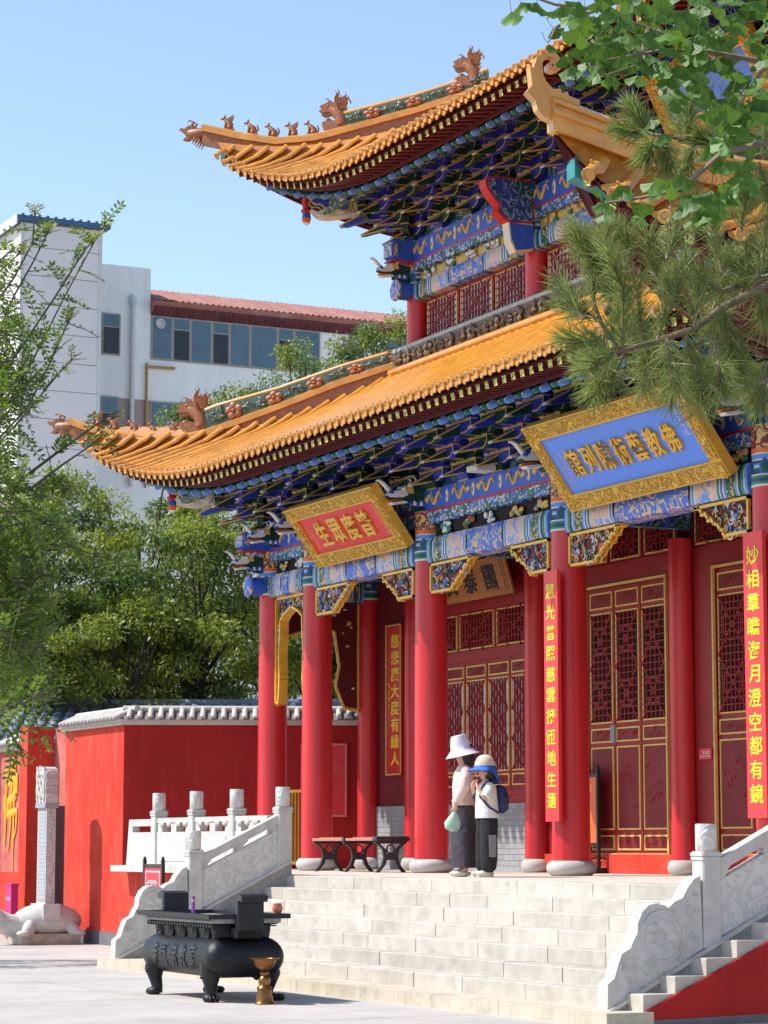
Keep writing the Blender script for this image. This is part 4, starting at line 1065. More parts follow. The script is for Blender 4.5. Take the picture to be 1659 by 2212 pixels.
# ------------------------------------------------------------------ hall front behind the gallery: walls, windows, doors
WY = 1.60                                             # face of the inner wall
def lattice(par, x0, x1, z0, z1, y, style, mt='red_wood', b=.016):
    """openwork panel: bars with crossing diagonals and stepped rectangles"""
    m = MB(); w_, h = x1 - x0, z1 - z0
    def bar(a, c, q=b):
        a = Vector((a[0], y, a[1])); c = Vector((c[0], y, c[1])); d = (c - a)
        if d.length < 1e-4: return
        F = frame((a + c) / 2, d.normalized(), HY, d.normalized().cross(HY)); m.box((0, 0, 0), (d.length, .022, q), 0, F)
    nv = max(3, int(w_ / (.085 if style == 'door' else .075))); nh = max(3, int(h / .085))
    if style == 'door':
        for i in range(1, nv): bar((x0 + w_ * i / nv, z0), (x0 + w_ * i / nv, z1), b * .75)
        for i in range(1, nh): bar((x0, z0 + h * i / nh), (x1, z0 + h * i / nh), b * .75)
        k = max(1, round(h / w_ / 1.1))
        for i in range(k):
            a, c = z0 + h * i / k, z0 + h * (i + 1) / k
            bar((x0, a), (x1, c), b * 1.2); bar((x0, c), (x1, a), b * 1.2)
            cx, cz = (x0 + x1) / 2, (a + c) / 2; q = w_ * .30
            P = [(cx - q, cz - q * .5), (cx - q * .5, cz - q), (cx + q * .5, cz - q), (cx + q, cz - q * .5), (cx + q, cz + q * .5), (cx + q * .5, cz + q), (cx - q * .5, cz + q), (cx - q, cz + q * .5)]
            for p, r_ in zip(P, P[1:] + P[:1]): bar(p, r_, b * 1.2)
    else:
        for i in range(1, nv): bar((x0 + w_ * i / nv, z0), (x0 + w_ * i / nv, z1), b)
        k = max(1, round(h / w_ / .8)) if style == 'window' else 1
        for i in range(k):
            a, c = z0 + h * i / k, z0 + h * (i + 1) / k
            bar((x0, a), (x1, c), b * 1.3); bar((x0, c), (x1, a), b * 1.3)
            cx, cz = (x0 + x1) / 2, (a + c) / 2; q = w_ * .33
            P = [(cx - q, cz), (cx, cz - q), (cx + q, cz), (cx, cz + q)]
            for p, r_ in zip(P, P[1:] + P[:1]): bar(p, r_, b)
        for i in range(1, int(h / .3)): bar((x0, z0 + .3 * i), (x1, z0 + .3 * i), b * .5)
    return m.build('lattice', MAT[mt], par)
def rim(m, x0, x1, z0, z1, y, t=.022, mi=1, d=.02):
    m.b2((x0, y - d, z0), (x0 + t, y, z1), mi); m.b2((x1 - t, y - d, z0), (x1, y, z1), mi)
    m.b2((x0 + t, y - d, z0), (x1 - t, y, z0 + t), mi); m.b2((x0 + t, y - d, z1 - t), (x1 - t, y, z1), mi)
def leaf(nm, x0, x1, z0, z1, y, splits, glass):
    """panelled leaf: splits = list of (z_lo, z_hi, kind)"""
    o = MB().b2((x0, y, z0), (x1, y + .04, z1)).build(nm, MAT['red_wood'], hall)
    for a, b, kd in splits:
        m = MB(); rim(m, x0 + .035, x1 - .035, a, b, y, .020, 0, .016); m.build('gold_bead', MAT['gold_line'], o)
        if kd == 'lattice':
            m = MB(); m.b2((x0 + .05, y - .004, a + .015), (x1 - .05, y - .001, b - .015)); m.build('pane', MAT[glass[0]], o)
            lattice(o, x0 + .052, x1 - .052, a + .018, b - .018, y - .018, glass[1], 'red_wood', glass[2])
        else:
            m = MB(); m.b2((x0 + .065, y - .010, a + .03), (x1 - .065, y + .0, b - .03)); m.build('raised_panel', MAT['red_wood_dark'], o)
            q = random.Random(int(x0 * 91 + a * 53)); m = MB()
            cx, cz = (x0 + x1) / 2, (a + b) / 2
            for k in range(3 if b - a < .3 else 7):
                px, pz = cx + q.uniform(-.3, .3) * (x1 - x0), lerp(a, b, q.uniform(.25, .75))
                pts = [(px + .05 * cos(t) * (1 - t / 8), y - .012, pz + .05 * sin(t) * (1 - t / 8)) for t in [j * .8 for j in range(6)]]
                m.tube(pts, .007, 4)
            m.build('panel_carving', MAT['red_wood'], o)
    return o
# wall fields
for (a, b) in ((0.0, 1.56),):
    m = MB(); m.b2((a, WY + .05, 0), (b, WY + .3, 4.6)); m.build('wall', MAT['inner_wall'], hall)
def bricks(x0, x1, y, z0, z1):
    o = MB().b2((x0, y, z0), (x1, y + .25, z1)).build('brick_plinth', MAT['mortar'], hall)
    bl, bh = .30, .078; nr = int(round((z1 - z0) / bh)); bh = (z1 - z0) / nr
    bm_ = MB().b2((0, -.006, .003), (bl - .006, .02, bh - .003)).mesh('brick', MAT['grey_brick'])
    for r_ in range(nr):
        x = x0 - (bl / 2 if r_ % 2 else 0)
        while x < x1 - .02:
            a, b = max(x, x0), min(x + bl, x1)
            if b - a > .03: place('brick', bm_, o, T(a, y, z0 + r_ * bh) @ SCL((b - a) / bl, 1, 1))
            x += bl
bricks(.12, 1.42, WY + .02, 0.0, .92); bricks(1.70, 4.95, WY - .01, 0.0, .91)
# window bay (second column to third column)
A, B = 1.70, 4.93
m = MB(); m.b2((A, WY, .91), (B, WY + .25, 1.10)); m.b2((A, WY, 2.88), (B, WY + .25, 3.02)); m.b2((A, WY, 3.58), (B, WY + .25, 4.6)); m.b2((A, WY + .10, 1.0), (B, WY + .25, 4.0))
m.b2((A, WY - .02, 1.02), (B, WY + .02, 1.085)); m.build('window_wall', MAT['red_wood'], hall)
n = 5; wp = (B - A) / n
for i in range(n):
    x0, x1 = A + i * wp, A + (i + 1) * wp
    leaf('window_leaf', x0 + .006, x1 - .006, 1.10, 2.88, WY + .02, [(1.15, 1.31, 'panel'), (1.345, 2.62, 'lattice'), (2.655, 2.82, 'panel')], ('window_sky_glass', 'window', .011))
for i in range(3):
    x0, x1 = A + i * (B - A) / 3, A + (i + 1) * (B - A) / 3
    leaf('transom', x0 + .006, x1 - .006, 3.02, 3.58, WY + .03, [(3.05, 3.555, 'lattice')], ('maroon', 'door', .014))
# door bays (third to fourth, fourth to fifth, and beyond)
for (A, B, d0, d1, nn_) in ((5.24, 8.44, 5.70, 8.18, 4), (8.78, 12.60, 9.24, 12.1, 4), (12.95, 16.0, 13.4, 15.9, 4)):
    m = MB(); m.b2((A, WY + .02, 3.59), (B, WY + .25, 3.88)); m.b2((A, WY + .02, 4.36), (B, WY + .25, 4.6)); m.b2((A, WY + .02, .24), (d0, WY + .25, 3.59)); m.b2((d1, WY + .02, .24), (B, WY + .25, 3.59)); m.b2((A, WY + .12, .2), (B, WY + .25, 4.5))
    m.build('door_wall', MAT['red_wood'], hall)
    m = MB(); m.b2((A, WY - .04, 0), (B, WY + .25, .24)); m.build('door_sill', MAT['red_plaster'], hall)
    m = MB(); rim(m, d0 - .03, d1 + .03, .22, 3.62, WY + .02, .03, 0, .035); m.build('door_frame', MAT['gold_line'], hall)
    wd = (d1 - d0) / nn_
    for i in range(nn_):
        x0, x1 = d0 + i * wd, d0 + (i + 1) * wd
        o = leaf('door_leaf', x0 + .006, x1 - .006, .25, 3.58, WY + .04, [(.29, .475, 'panel'), (.54, 1.575, 'panel'), (1.63, 1.81, 'panel'), (1.87, 3.27, 'lattice'), (3.32, 3.53, 'panel')], ('dark_void', 'door', .014))
        if i in (1, 2):
            m = MB(); m.b2((x0 + (.0 if i == 2 else wd - .05), WY - .01, 1.62), (x0 + (.04 if i == 2 else wd - .01), WY + .04, 1.84)); m.build('latch', MAT['win_frame'], o)
    nt_ = 4
    for i in range(nt_):
        x0, x1 = A + i * (B - A) / nt_, A + (i + 1) * (B - A) / nt_
        leaf('transom', x0 + .02, x1 - .02, 3.89, 4.36, WY + .03, [(3.91, 4.34, 'lattice')], ('dark_void', 'door', .014))
# end wall of the hall and inner ceiling of the gallery
m = MB(); m.b2((1.45, WY, 0), (1.6, 9, 7.2)); m.build('end_wall', MAT['inner_wall'], hall)
m = MB(); m.b2((-.1, .15, 4.62), (16, 1.9, 4.66)); m.build('gallery_ceiling', MAT['p_green'], hall)
m = MB(); m.b2((1.5, 4.0, 0), (16.5, 4.2, 12)); m.build('core_wall', MAT['dark_void'], hall)
for x in CX: 
    m = MB(); m.b2((x - .09, .12, 4.12), (x + .09, GD + .1, 4.40)); m.build('tie_beam', MAT['paint_blue_green'], hall)
# upper storey wall with lattice windows
for i in range(len(UX) - 1):
    A, B = UX[i] + .15, UX[i + 1] - .15
    m = MB(); m.b2((A, GD + .02, 7.30), (B, GD + .2, 7.68)); m.b2((A, GD + .02, 8.20), (B, GD + .2, 9.2)); m.b2((A, GD + .1, 7.4), (B, GD + .2, 8.6)); m.build('upper_wall', MAT['red_wood'], hall)
    n = 3 if i < 2 else 4
    for k in range(n):
        x0, x1 = A + .06 + k * (B - A - .12) / n, A + .06 + (k + 1) * (B - A - .12) / n
        leaf('upper_window', x0 + .02, x1 - .02, 7.66, 8.22, GD + .03, [(7.68, 8.20, 'lattice')], ('window_sky_glass', 'door', .017))
m = MB(); m.b2((UX[0] - .02, GD + .1, 7.3), (UX[0] + .1, GD + 5, 9.2)); m.build('upper_wall', MAT['red_wood'], hall)
# shaped bracket boards at the upper columns
def stepped(x):
    m = MB(); P = [(1.45, 9.19), (.82, 9.19), (.68, 9.13), (.70, 9.02), (.80, 8.89), (.90, 8.80), (.86, 8.70), (.95, 8.63), (1.05, 8.57), (1.40, 8.60)]
    m.prism([(a, b) for a, b in P], 'x', x - .09, x + .09, 1); P2 = [(lerp(a, 1.2, .08), lerp(b, 8.9, .08)) for a, b in P]
    m.prism(P2, 'x', x - .10, x + .10, 0)
    o = m.build('stepped_bracket', [MAT['paint_blue_green'], MAT['p_red']], hall)
    m = MB(); m.prism([(1.05, 8.57), (1.08, 8.35), (1.15, 8.21), (1.40, 8.26), (1.40, 8.57)], 'x', x - .10, x + .10, 0); m.prism([(1.03, 8.59), (1.06, 8.33), (1.14, 8.18), (1.41, 8.23), (1.41, 8.59)], 'x', x - .085, x + .085, 1)
    m.build('bracket_foot', [MAT['p_blue'], MAT['cream']], o)
stepped(5.27); stepped(8.78)

# ------------------------------------------------------------------ plaques and boards hung on the hall
def plaque(nm, lab, x0, x1, yb, zb, yt, zt, fr, mf, th=.11, cat='plaque', border=True):
    up = Vector((0, yt - yb, zt - zb)); H = up.length; up.normalize(); out = HX.cross(up); W = x1 - x0
    F = frame(((x0 + x1) / 2, (yb + yt) / 2, (zb + zt) / 2), HX, up, out)     # z out of the face
    t = thing(nm, lab, cat, ((x0 + x1) / 2, yb, zb))
    m = MB(); m.b2((-W / 2 + fr * .6, -H / 2 + fr * .6, -th), (W / 2 - fr * .6, H / 2 - fr * .6, -.02), 0, F); m.build('face', MAT[mf], t)
    if border:
        for a, b, c, d in ((-W / 2, W / 2, H / 2 - fr, H / 2), (-W / 2, W / 2, -H / 2, -H / 2 + fr), (-W / 2, -W / 2 + fr, -H / 2 + fr, H / 2 - fr), (W / 2 - fr, W / 2, -H / 2 + fr, H / 2 - fr)):
            m = MB(); m.b2((a, c, -th), (b, d, .012), 0, F); fo_ = m.build('frame_rail', MAT['gold'], t)
            m = MB(); e = .022; m.b2((a + e, c + e, .012), (b - e, d - e, .024), 0, F); m.build('frame_carving', MAT['carve_gold'], fo_)
        q = random.Random(int(x0 * 10)); m = MB()
        for k in range(int((W + H) * 2 / .055)):
            s = q.uniform(0, 2 * (W + H)); off = q.uniform(.25, .75) * fr
            if s < W: p = (-W / 2 + s, H / 2 - off)
            elif s < 2 * W: p = (-W / 2 + s - W, -H / 2 + off)
            elif s < 2 * W + H: p = (-W / 2 + off, -H / 2 + s - 2 * W)
            else: p = (W / 2 - off, -H / 2 + s - 2 * W - H)
            a0 = q.uniform(0, 6); rr_ = q.uniform(.018, .038)
            m.tube([F @ Vector((p[0] + rr_ * cos(a0 + j * .8) * (1 - j / 9), p[1] + rr_ * sin(a0 + j * .8) * (1 - j / 9), .028)) for j in range(6)], .009, 4)
        m.build('scroll_relief', MAT['gold'], t, 60)['kind'] = 'stuff'
    return t, F, W, H
t, F, W, H = plaque('hanging_plaque', 'red plaque with gold characters in a carved gold frame over the side bay', 2.27, 5.03, -.30, 4.19, -.85, 4.95, .19, 'plaque_red')
chars('生眾度普', 'gold', t, [(-.66, -.0), (-.22, .0), (.22, .0), (.66, .0)], (.36, .40), F @ T(0, 0, -.01), .022, .022)
marks(t, 'gold_line', [(1.08, .20 - .07 * k) for k in range(7)], .065, F @ T(0, 0, -.02)); marks(t, 'gold_line', [(-1.02, .02 - .07 * k) for k in range(4)], .06, F @ T(0, 0, -.02)); marks(t, 'gold_line', [(-1.10, .12 - .07 * k) for k in range(3)], .06, F @ T(0, 0, -.02))
t, F, W, H = plaque('hanging_plaque', 'large blue plaque with gold characters in a carved gold frame over the central bay', 9.24, 12.50, -.32, 4.15, -.98, 5.07, .20, 'plaque_blue')
chars('館列陳術藝教佛', 'gold', t, [(-.99 + .33 * k, .0) for k in range(7)], (.27, .36), F @ T(0, 0, -.01), .022, .016)
marks(t, 'p_pink', [(-1.22, .13 - .085 * k) for k in range(5)], .07, F @ T(0, 0, -.02)); marks(t, 'p_pink', [(-1.33, .10 - .075 * k) for k in range(6)], .06, F @ T(0, 0, -.02), seed=4); marks(t, 'cream', [(1.30, .26 - .085 * k) for k in range(4)], .07, F @ T(0, 0, -.02), seed=5)
t, F, W, H = plaque('hanging_plaque', 'gold-framed blue plaque under the upper eave behind the leaves', 9.0, 11.2, 1.25, 8.75, .85, 9.55, .20, 'plaque_blue')
t, F, W, H = plaque('wooden_plaque', 'brown wooden plaque with black characters hung above the lattice windows', 1.95, 4.70, 1.42, 3.69, 1.26, 4.20, .0, 'wood_plaque', .05, 'plaque', False)
chars('安民泰國', 'ink', t, [(-.86, 0), (-.28, 0), (.28, 0), (.86, 0)], .38, F @ T(0, 0, -.018), .008, .014); marks(t, 'ink', [(1.22 + .07 * c, .20 - .055 * k) for k in range(8) for c in (0, 1)], .05, F @ T(0, 0, -.02))
def board(lab, x, y, z0, z1, w_, text, size, mt, mc, bent, edge=False, dz=.0, xo=0.0):
    t = thing('couplet_board', lab, 'board', (x, y, z0))
    m = MB(); n = 8; r_ = .24
    m.b2((x - w_ / 2, y - .025, z0), (x + w_ / 2, y + .02, z1)); m.build('panel', MAT[mt], t)
    if edge:
        m = MB(); rim(m, x - w_ / 2, x + w_ / 2, z0, z1, y - .025, .02, 0, .012); m.build('edge_trim', MAT['gold_line'], t)
    F = frame((x, y - .027, 0), HX, HZ, -HY); k = len(text)
    chars(text, mc, t, [(xo, lerp(z1 - dz, z0 + dz, (i + .5) / k)) for i in range(k)], size, F, .004, .014)
    return t, F
board('tall red couplet board with yellow characters on the column beside the central doors', 8.74, -.30, .62, 3.52, .31, '慧光普照慈雲擁匝地生蓮', (.22, .19), 'board_red', 'yellow_paint', True, False, .12)
board('tall red couplet board with yellow characters on the column above the red stair side wall', 12.86, -.30, .62, 3.52, .34, '妙相羣瞻海月澄空都有鏡', (.24, .20), 'board_red', 'yellow_paint', True, False, .12)
t, F = board('tall red couplet board with gilt edge on the dark wall behind the bench', .78, WY + .02, 1.37, 3.58, .50, '慈悲廣大度有緣人', (.28, .22), 'board_red_shade', 'yellow_paint', False, True, .12, .05)
marks(t, 'yellow_paint', [(-.13, 2.68 - .10 * i) for i in range(4)], .08, F)
# notice on the splayed wall, seen between the columns
d_ = Vector((1.535, 3.485, 0)).normalized(); n_ = Vector((d_.y, -d_.x, 0))
def onwall(s, z): return Vector((-2.085, -1.535, 0)) + d_ * s + Vector((0, 0, z))
t = thing('wall_notice', 'large dark red notice board on the shaded red wall behind the columns', 'notice', tuple(onwall(3, .8)))
Fn = frame(onwall(3.02, 1.33) + n_ * .04, d_, HZ, n_)
m = MB(); m.b2((-.36, -.56, -.02), (.36, .56, 0), 0, Fn); m.build('panel', MAT['sign_red'], t)
m = MB()
for a, b, c, e in ((-.34, .34, .53, .545), (-.34, .34, -.545, -.53), (-.34, -.325, -.53, .53), (.325, .34, -.53, .53)): m.b2((a, c, 0), (b, e, .003), 0, Fn)
m.build('border_line', MAT['p_pink'], t)
marks(t, 'p_pink', [(-.25, .40 - .06 * k) for k in range(12)], .04, Fn)
marks(t, 'p_pink', [(.18 + .045 * c, .24 - .05 * k) for k in range(3) for c in range(1 + k)], .035, Fn)
t = thing('wall_notice', 'small red printed notice beside the temple doors', 'notice', (9.0, 1.6, 1.35))
m = MB(); m.b2((8.90, 1.585, 1.35), (9.16, 1.605, 1.48)); m.build('panel', MAT['sign_red'], t)
marks(t, 'white_print', [(-.03 + .04 * k, 1.43) for k in range(4)], .042, frame((9.03, 1.584, 0), HX, HZ, -HY)); marks(t, 'white_print', [(-.10 + .032 * k, 1.385) for k in range(7)], .028, frame((9.03, 1.584, 0), HX, HZ, -HY))
# flood light box under the eave
t = thing('flood_light', 'small white flood light box on the blue beam under the eave', 'lamp', (7.0, -.35, 4.9))
m = MB(); m.b2((6.86, -.42, 4.915), (7.14, -.16, 4.985)); m.build('housing', MAT['pipe_white'], t)
m = MB(); m.b2((6.88, -.424, 4.925), (7.12, -.419, 4.975)); m.build('lens', MAT['cream'], t)
# gilt railing in the end bay
t = thing('gilt_railing', 'low gilt metal railing between the first two columns', 'railing', (.8, 0, 0))
for z in (.10, 1.12): MB().b2((.24, -.02, z - .02), (1.32, .02, z + .02)).build('rail', MAT['gold_rail'], t)
for i in range(10): MB().b2((.27 + i * .112, -.012, .10), (.294 + i * .112, .012, 1.12)).build('bar', MAT['gold_rail'], t)
# ------------------------------------------------------------------ courtyard objects
G0 = -1.03
def rrect(cx, cy, z, hx, hy, r, n=5):
    out = []
    for k, (sx, sy) in enumerate(((1, 1), (-1, 1), (-1, -1), (1, -1))):
        for j in range(n + 1):
            a = pi / 2 * (k + j / n); out.append((cx + sx * (hx - r) + r * cos(a), cy + sy * (hy - r) + r * sin(a), z))
    return out
bu = thing('incense_burner', 'black cast iron rectangular incense burner on four lion feet', 'incense burner', (12.4, -6.05, G0))
bx, by = 12.43, -6.06
m = MB(); rings = []
for i in range(13):
    a = -pi / 2 + pi * i / 12; o_ = .175 * cos(a); rings.append(rrect(bx, by, -.64 + .18 * sin(a), .705 + o_, .20 + o_, .05 + .06 * cos(a)))
m.loft(rings); body = m.build('belly', MAT['iron'], bu, 50)
m = MB(); m.loft([rrect(bx, by, z, .74 + e, .275 + e, .03) for z, e in ((-.52, -.015), (-.40, .0), (-.355, .0))]); m.build('neck', MAT['iron'], bu, 40)
m = MB(); m.loft([rrect(bx, by, z, .79 + e, .32 + e, .02) for z, e in ((-.355, -.03), (-.35, 0), (-.305, .015), (-.30, .015))]); m.build('cornice', MAT['iron'], bu, 40)
m = MB()
for hx, hy, cx_, cy_ in ((.89, .03, bx, by - .365), (.89, .03, bx, by + .365), (.03, .335, bx - .86, by), (.03, .335, bx + .86, by)): m.b2((cx_ - hx, cy_ - hy, -.30), (cx_ + hx, cy_ + hy, -.258))
m.b2((bx - .80, by - .30, -.37), (bx + .80, by + .30, -.36)); m.build('rim', MAT['iron'], bu)
m = MB(); m.b2((bx - .82, by - .33, -.34), (bx + .82, by + .33, -.295)); m.build('ash_bed', MAT['ash'], bu)
for i in range(26):
    m = MB(); x = bx - .78 + i * .0624; m.prism([(x, -.352), (x + .05, -.352), (x + .04, -.375), (x + .025, -.385), (x + .01, -.375)], 'y', by - .335, by - .30); m.build('lappet', MAT['iron'], bu)
for i in range(5):
    cx_ = bx - .58 + i * .29; cz = -.435; m = MB(); q = random.Random(i)
    m.lathe([(.058, 0), (.062, .006), (.05, .012), (.047, .004)], 14, 0, None, T(cx_, by - .277, cz) @ RX(pi / 2))
    for k in range(9):
        a = k * .9; rr_ = .008 + .004 * k; m.ell((cx_ + rr_ * cos(a), by - .284, cz + rr_ * sin(a)), (.013, .010, .013), 1, 6, 4)
    m.build('dragon_boss', [MAT['iron'], MAT['iron_relief']], bu, 50)
for ch_, px in zip('寺門佛教廟', (-.46, -.24, .0, .22, .44)):
    # inscription cast on the curved belly: raised strokes that follow the bulge
    me = char_mesh(ch_, 'iron_relief', .02, .012).copy()
    for v in me.vertices:
        zz = v.co.y * .23; yy = -.20 - .175 * sqrt(max(0, 1 - (zz / .182) ** 2)) - .004 - v.co.z * .15
        v.co = Vector((v.co.x * .15, yy, zz))
    me.update(); place('cast_character', me, bu, T(bx + px, by, -.64))
for sx, sy in ((-1, -1), (1, -1), (-1, 1), (1, 1)):
    cx_, cy_ = bx + sx * .64, by + sy * .25; m = MB()
    m.tube([(cx_ + sx * .02, cy_ + sy * .02, -.70), (cx_ + sx * .05, cy_ + sy * .04, -.80), (cx_ + sx * .035, cy_ + sy * .03, -.88), (cx_ + sx * .02, cy_ + sy * .02, -.95), (cx_ + sx * .03, cy_ + sy * .025, -1.0)], [.105, .09, .062, .052, .06], 12)
    m.ell((cx_ + sx * .04, cy_ + sy * .04, -.995), (.08, .072, .042))
    for k in (-1, 0, 1):
        m.ell((cx_ + sx * .06 + .035 * k, cy_ - .065 + (.0 if sy < 0 else .19), -1.0), (.022, .04, .032), 0, 8, 5)
        m.ell((cx_ + sx * .105, cy_ + sy * .03 + .035 * k, -1.0), (.03, .02, .03), 0, 8, 5)
    m.ell((cx_ + sx * .03, cy_ - .09, -.80), (.055, .03, .05), 0, 8, 5)
    for k in (-.03, .03): m.ell((cx_ + sx * .03 + k, cy_ - .115, -.79), (.014, .012, .012), 0, 6, 4)
    m.ell((cx_ + sx * .03, cy_ - .122, -.815), (.014, .016, .012), 0, 6, 4)
    m.build('lion_foot', MAT['iron'], bu, 60)
for sx in (-1, 1):
    m = MB(); x = bx + sx * .80
    P = [(x - sx * .02, -.44), (x + sx * .08, -.47), (x + sx * .12, -.40), (x + sx * .12, -.15), (x + sx * .16, -.135), (x + sx * .205, -.15), (x + sx * .21, -.10), (x + sx * .15, -.082), (x + sx * .07, -.10), (x + sx * .065, -.38), (x - sx * .02, -.38)]
    m.prism(P, 'y', by - .12, by + .12); m.prism([(a, b) for a, b in P], 'y', by - .135, by - .12, 1)
    m.build('handle', [MAT['iron'], MAT['iron_relief']], bu)
t = thing('oil_lamp_jar', 'small amber glass jar on the rim of the incense burner', 'jar', (13.22, -5.78, -.258))
m = MB(); m.lathe([(.03, -.258), (.046, -.235), (.05, -.21), (.042, -.185), (.036, -.175)], 14, 0, None, T(13.24, -5.76, 0)); m.build('bowl', MAT['amber_glass'], t, 50)
m = MB(); m.lathe([(.036, -.175), (.043, -.17), (.043, -.16), (.03, -.155)], 14, 0, None, T(13.24, -5.76, 0)); m.build('lip', MAT['cream'], t, 50)
t = thing('incense_tube', 'purple incense packet standing in the burner beside its far handle', 'packet', (11.75, -6.2, -.3))
m = MB(); m.lathe([(.016, -.31), (.016, -.13), (.012, -.125)], 10, 0, None, T(11.78, -5.98, 0)); m.build('tube', MAT['purple'], t, 40)
m = MB(); m.lathe([(.0165, -.18), (.0165, -.16)], 10, 0, None, T(11.78, -5.98, 0)); m.build('band', MAT['p_pink'], t, 40)
t = thing('brass_lamp_stand', 'tall brass cup stand beside the incense burner', 'stand', (13.55, -6.02, G0))
pf = [(.085, 0), (.09, .012), (.078, .03), (.068, .09), (.06, .125), (.068, .135), (.062, .15), (.045, .165), (.055, .20), (.05, .225), (.03, .245), (.042, .262), (.042, .275), (.026, .285)]
m = MB(); m.lathe([(r_, G0 + z_) for r_, z_ in pf], 20, 0, None, T(13.58, -6.03, 0)); m.build('stem', MAT['brass'], t, 40)
pf = [(.026, .283), (.05, .30), (.085, .33), (.098, .37), (.105, .385), (.135, .392), (.137, .398), (.10, .396), (.08, .36), (.02, .34)]
m = MB(); m.lathe([(r_, G0 + z_) for r_, z_ in pf], 24, 0, None, T(13.58, -6.03, 0), False); m.build('bowl', MAT['brass'], t, 40)

# stele on a stone tortoise
sx_, sy_, sg = -3.62, -2.22, -1.13
to = thing('tortoise_stele', 'tall inscribed stone stele carried on the back of a stone tortoise', 'stele', (sx_, sy_, sg))
m = MB(); m.b2((sx_ - .36, sy_ - .50, sg - .02), (sx_ + .36, sy_ + .46, sg + .14)); m.build('plinth', MAT['stone_weather'], to)
m = MB(); rings = []
for i in range(9):
    a = -.9 + (pi / 2 + .85) * i / 8; rings.append([(sx_ + .37 * cos(a) * cos(b), sy_ + .03 + .55 * cos(a) * sin(b), sg + .33 + .27 * sin(a)) for b in [2 * pi * j / 24 for j in range(24)]])
m.loft(rings); m.build('shell', MAT['stone'], to, 60)
m = MB(); m.lathe([(.40, 0), (.42, .02), (.40, .05)], 24, 0, None, T(sx_, sy_ + .03, sg + .32) @ SCL(.88, 1.28, 1)); m.build('shell_rim', MAT['stone_weather'], to, 50)
m = MB(); m.tube([(sx_, sy_ - .40, sg + .24), (sx_, sy_ - .62, sg + .28), (sx_, sy_ - .80, sg + .40), (sx_, sy_ - .95, sg + .55), (sx_, sy_ - 1.02, sg + .66)], [.20, .17, .14, .125, .12], 12)
m.ell((sx_, sy_ - 1.10, sg + .72), (.13, .20, .13), 0, 12, 8); m.ell((sx_, sy_ - 1.26, sg + .68), (.09, .10, .07), 0, 10, 6)
for k in (-.09, .09): m.ell((sx_ + k, sy_ - 1.18, sg + .80), (.03, .035, .03), 0, 6, 4)
m.build('head', MAT['stone'], to, 60)
for k, yy in ((-.32, -.38), (.32, -.38), (-.32, .36), (.32, .36)):
    m = MB(); m.tube([(sx_ + k * .7, sy_ + yy * .8, sg + .28), (sx_ + k, sy_ + yy, sg + .18), (sx_ + k * 1.1, sy_ + yy * 1.15, sg + .14)], [.10, .10, .06], 8); m.ell((sx_ + k * 1.1, sy_ + yy * 1.2, sg + .15), (.11, .12, .05)); m.build('leg', MAT['stone'], to, 60)
m = MB(); m.b2((sx_ - .26, sy_ - .15, sg + .36), (sx_ + .36, sy_ + .12, sg + .59)); m.build('saddle_block', MAT['stone'], to)
m = MB(); m.b2((sx_ - .21, sy_ - .075, sg + .58), (sx_ + .21, sy_ + .075, 0.92)); sl_ = m.build('slab', MAT['stone'], to)
m = MB(); m.b2((sx_ - .175, sy_ - .079, sg + .62), (sx_ + .175, sy_ - .074, .90)); m.build('inscribed_face', MAT['stele_face'], sl_)
Fs = frame((sx_, sy_ - .0795, 0), HX, HZ, -HY)
ink = MB(); q = random.Random(2)
for c in range(7):
    for r_ in range(22):
        a, b = -.15 + c * .05, .86 - r_ * .062
        for i in range(3):
            l = .03 * q.uniform(.5, 1); ink.b2((a - l / 2, b + .014 * (i - 1) - .003, 0), (a + l / 2, b + .014 * (i - 1) + .003, .001), 0, Fs)
io = ink.build('engraved_lines', MAT['white_print'], sl_); io['kind'] = 'stuff'
m = MB(); q = random.Random(8)
for sy in (-1,):
    for k in range(26):
        z = sg + .66 + k * .062; m.ell((sx_ + .212, sy_ + .03 * sin(k * 1.1), z), (.012, .03, .035), 0, 6, 4)
m.build('cloud_border', MAT['stone'], sl_, 60)
m = MB(); m.prism([(-.225, .0), (.225, .0), (.225, .20), (.20, .26), (.225, .34), (.22, .52), (.17, .60), (.05, .63), (-.05, .63), (-.17, .60), (-.22, .52), (-.225, .34), (-.20, .26), (-.225, .20)], 'y', sy_ - .10, sy_ + .10, 0, T(sx_, 0, .93)); cp_ = m.build('dragon_crown', MAT['stone'], to)
m = MB(); m.b2((sx_ - .235, sy_ - .11, .925), (sx_ + .235, sy_ + .11, 1.0)); m.build('crown_band', MAT['stele_face'], cp_)
m = MB()
for k in range(7):
    pts = [(sx_ + .18 * sin(t * 2.4 + k), sy_ - .105, 1.04 + .50 * t + .03 * cos(k + 5 * t)) for t in [j / 9 for j in range(10)]]
    m.tube(pts, .022, 5)
for k in (-.09, .09): m.ell((sx_ + k, sy_ - .11, 1.44), (.05, .03, .05), 0, 8, 5)
for k in range(4): m.tube([(sx_ + .228, sy_ - .09, 1.10 + .12 * k), (sx_ + .235, sy_, 1.13 + .12 * k), (sx_ + .228, sy_ + .09, 1.10 + .12 * k)], .018, 5)
m.build('dragon_relief', MAT['stone'], cp_, 60)
t = thing('notice_box', 'narrow magenta notice box standing by the gate pier', 'sign', (-6.3, -1.85, -1.15))
m = MB(); m.b2((-6.55, -1.92, -1.15), (-6.25, -1.80, -.30)); m.build('box', MAT['sign_magenta'], t)
m = MB(); m.b2((-6.57, -1.93, -.30), (-6.23, -1.79, -.27)); m.build('lid', MAT['sign_magenta'], t)
marks(t, 'white_print', [(-.09 + .06 * k, -.52) for k in range(4)], .06, frame((-6.40, -1.922, 0), HX, HZ, -HY))

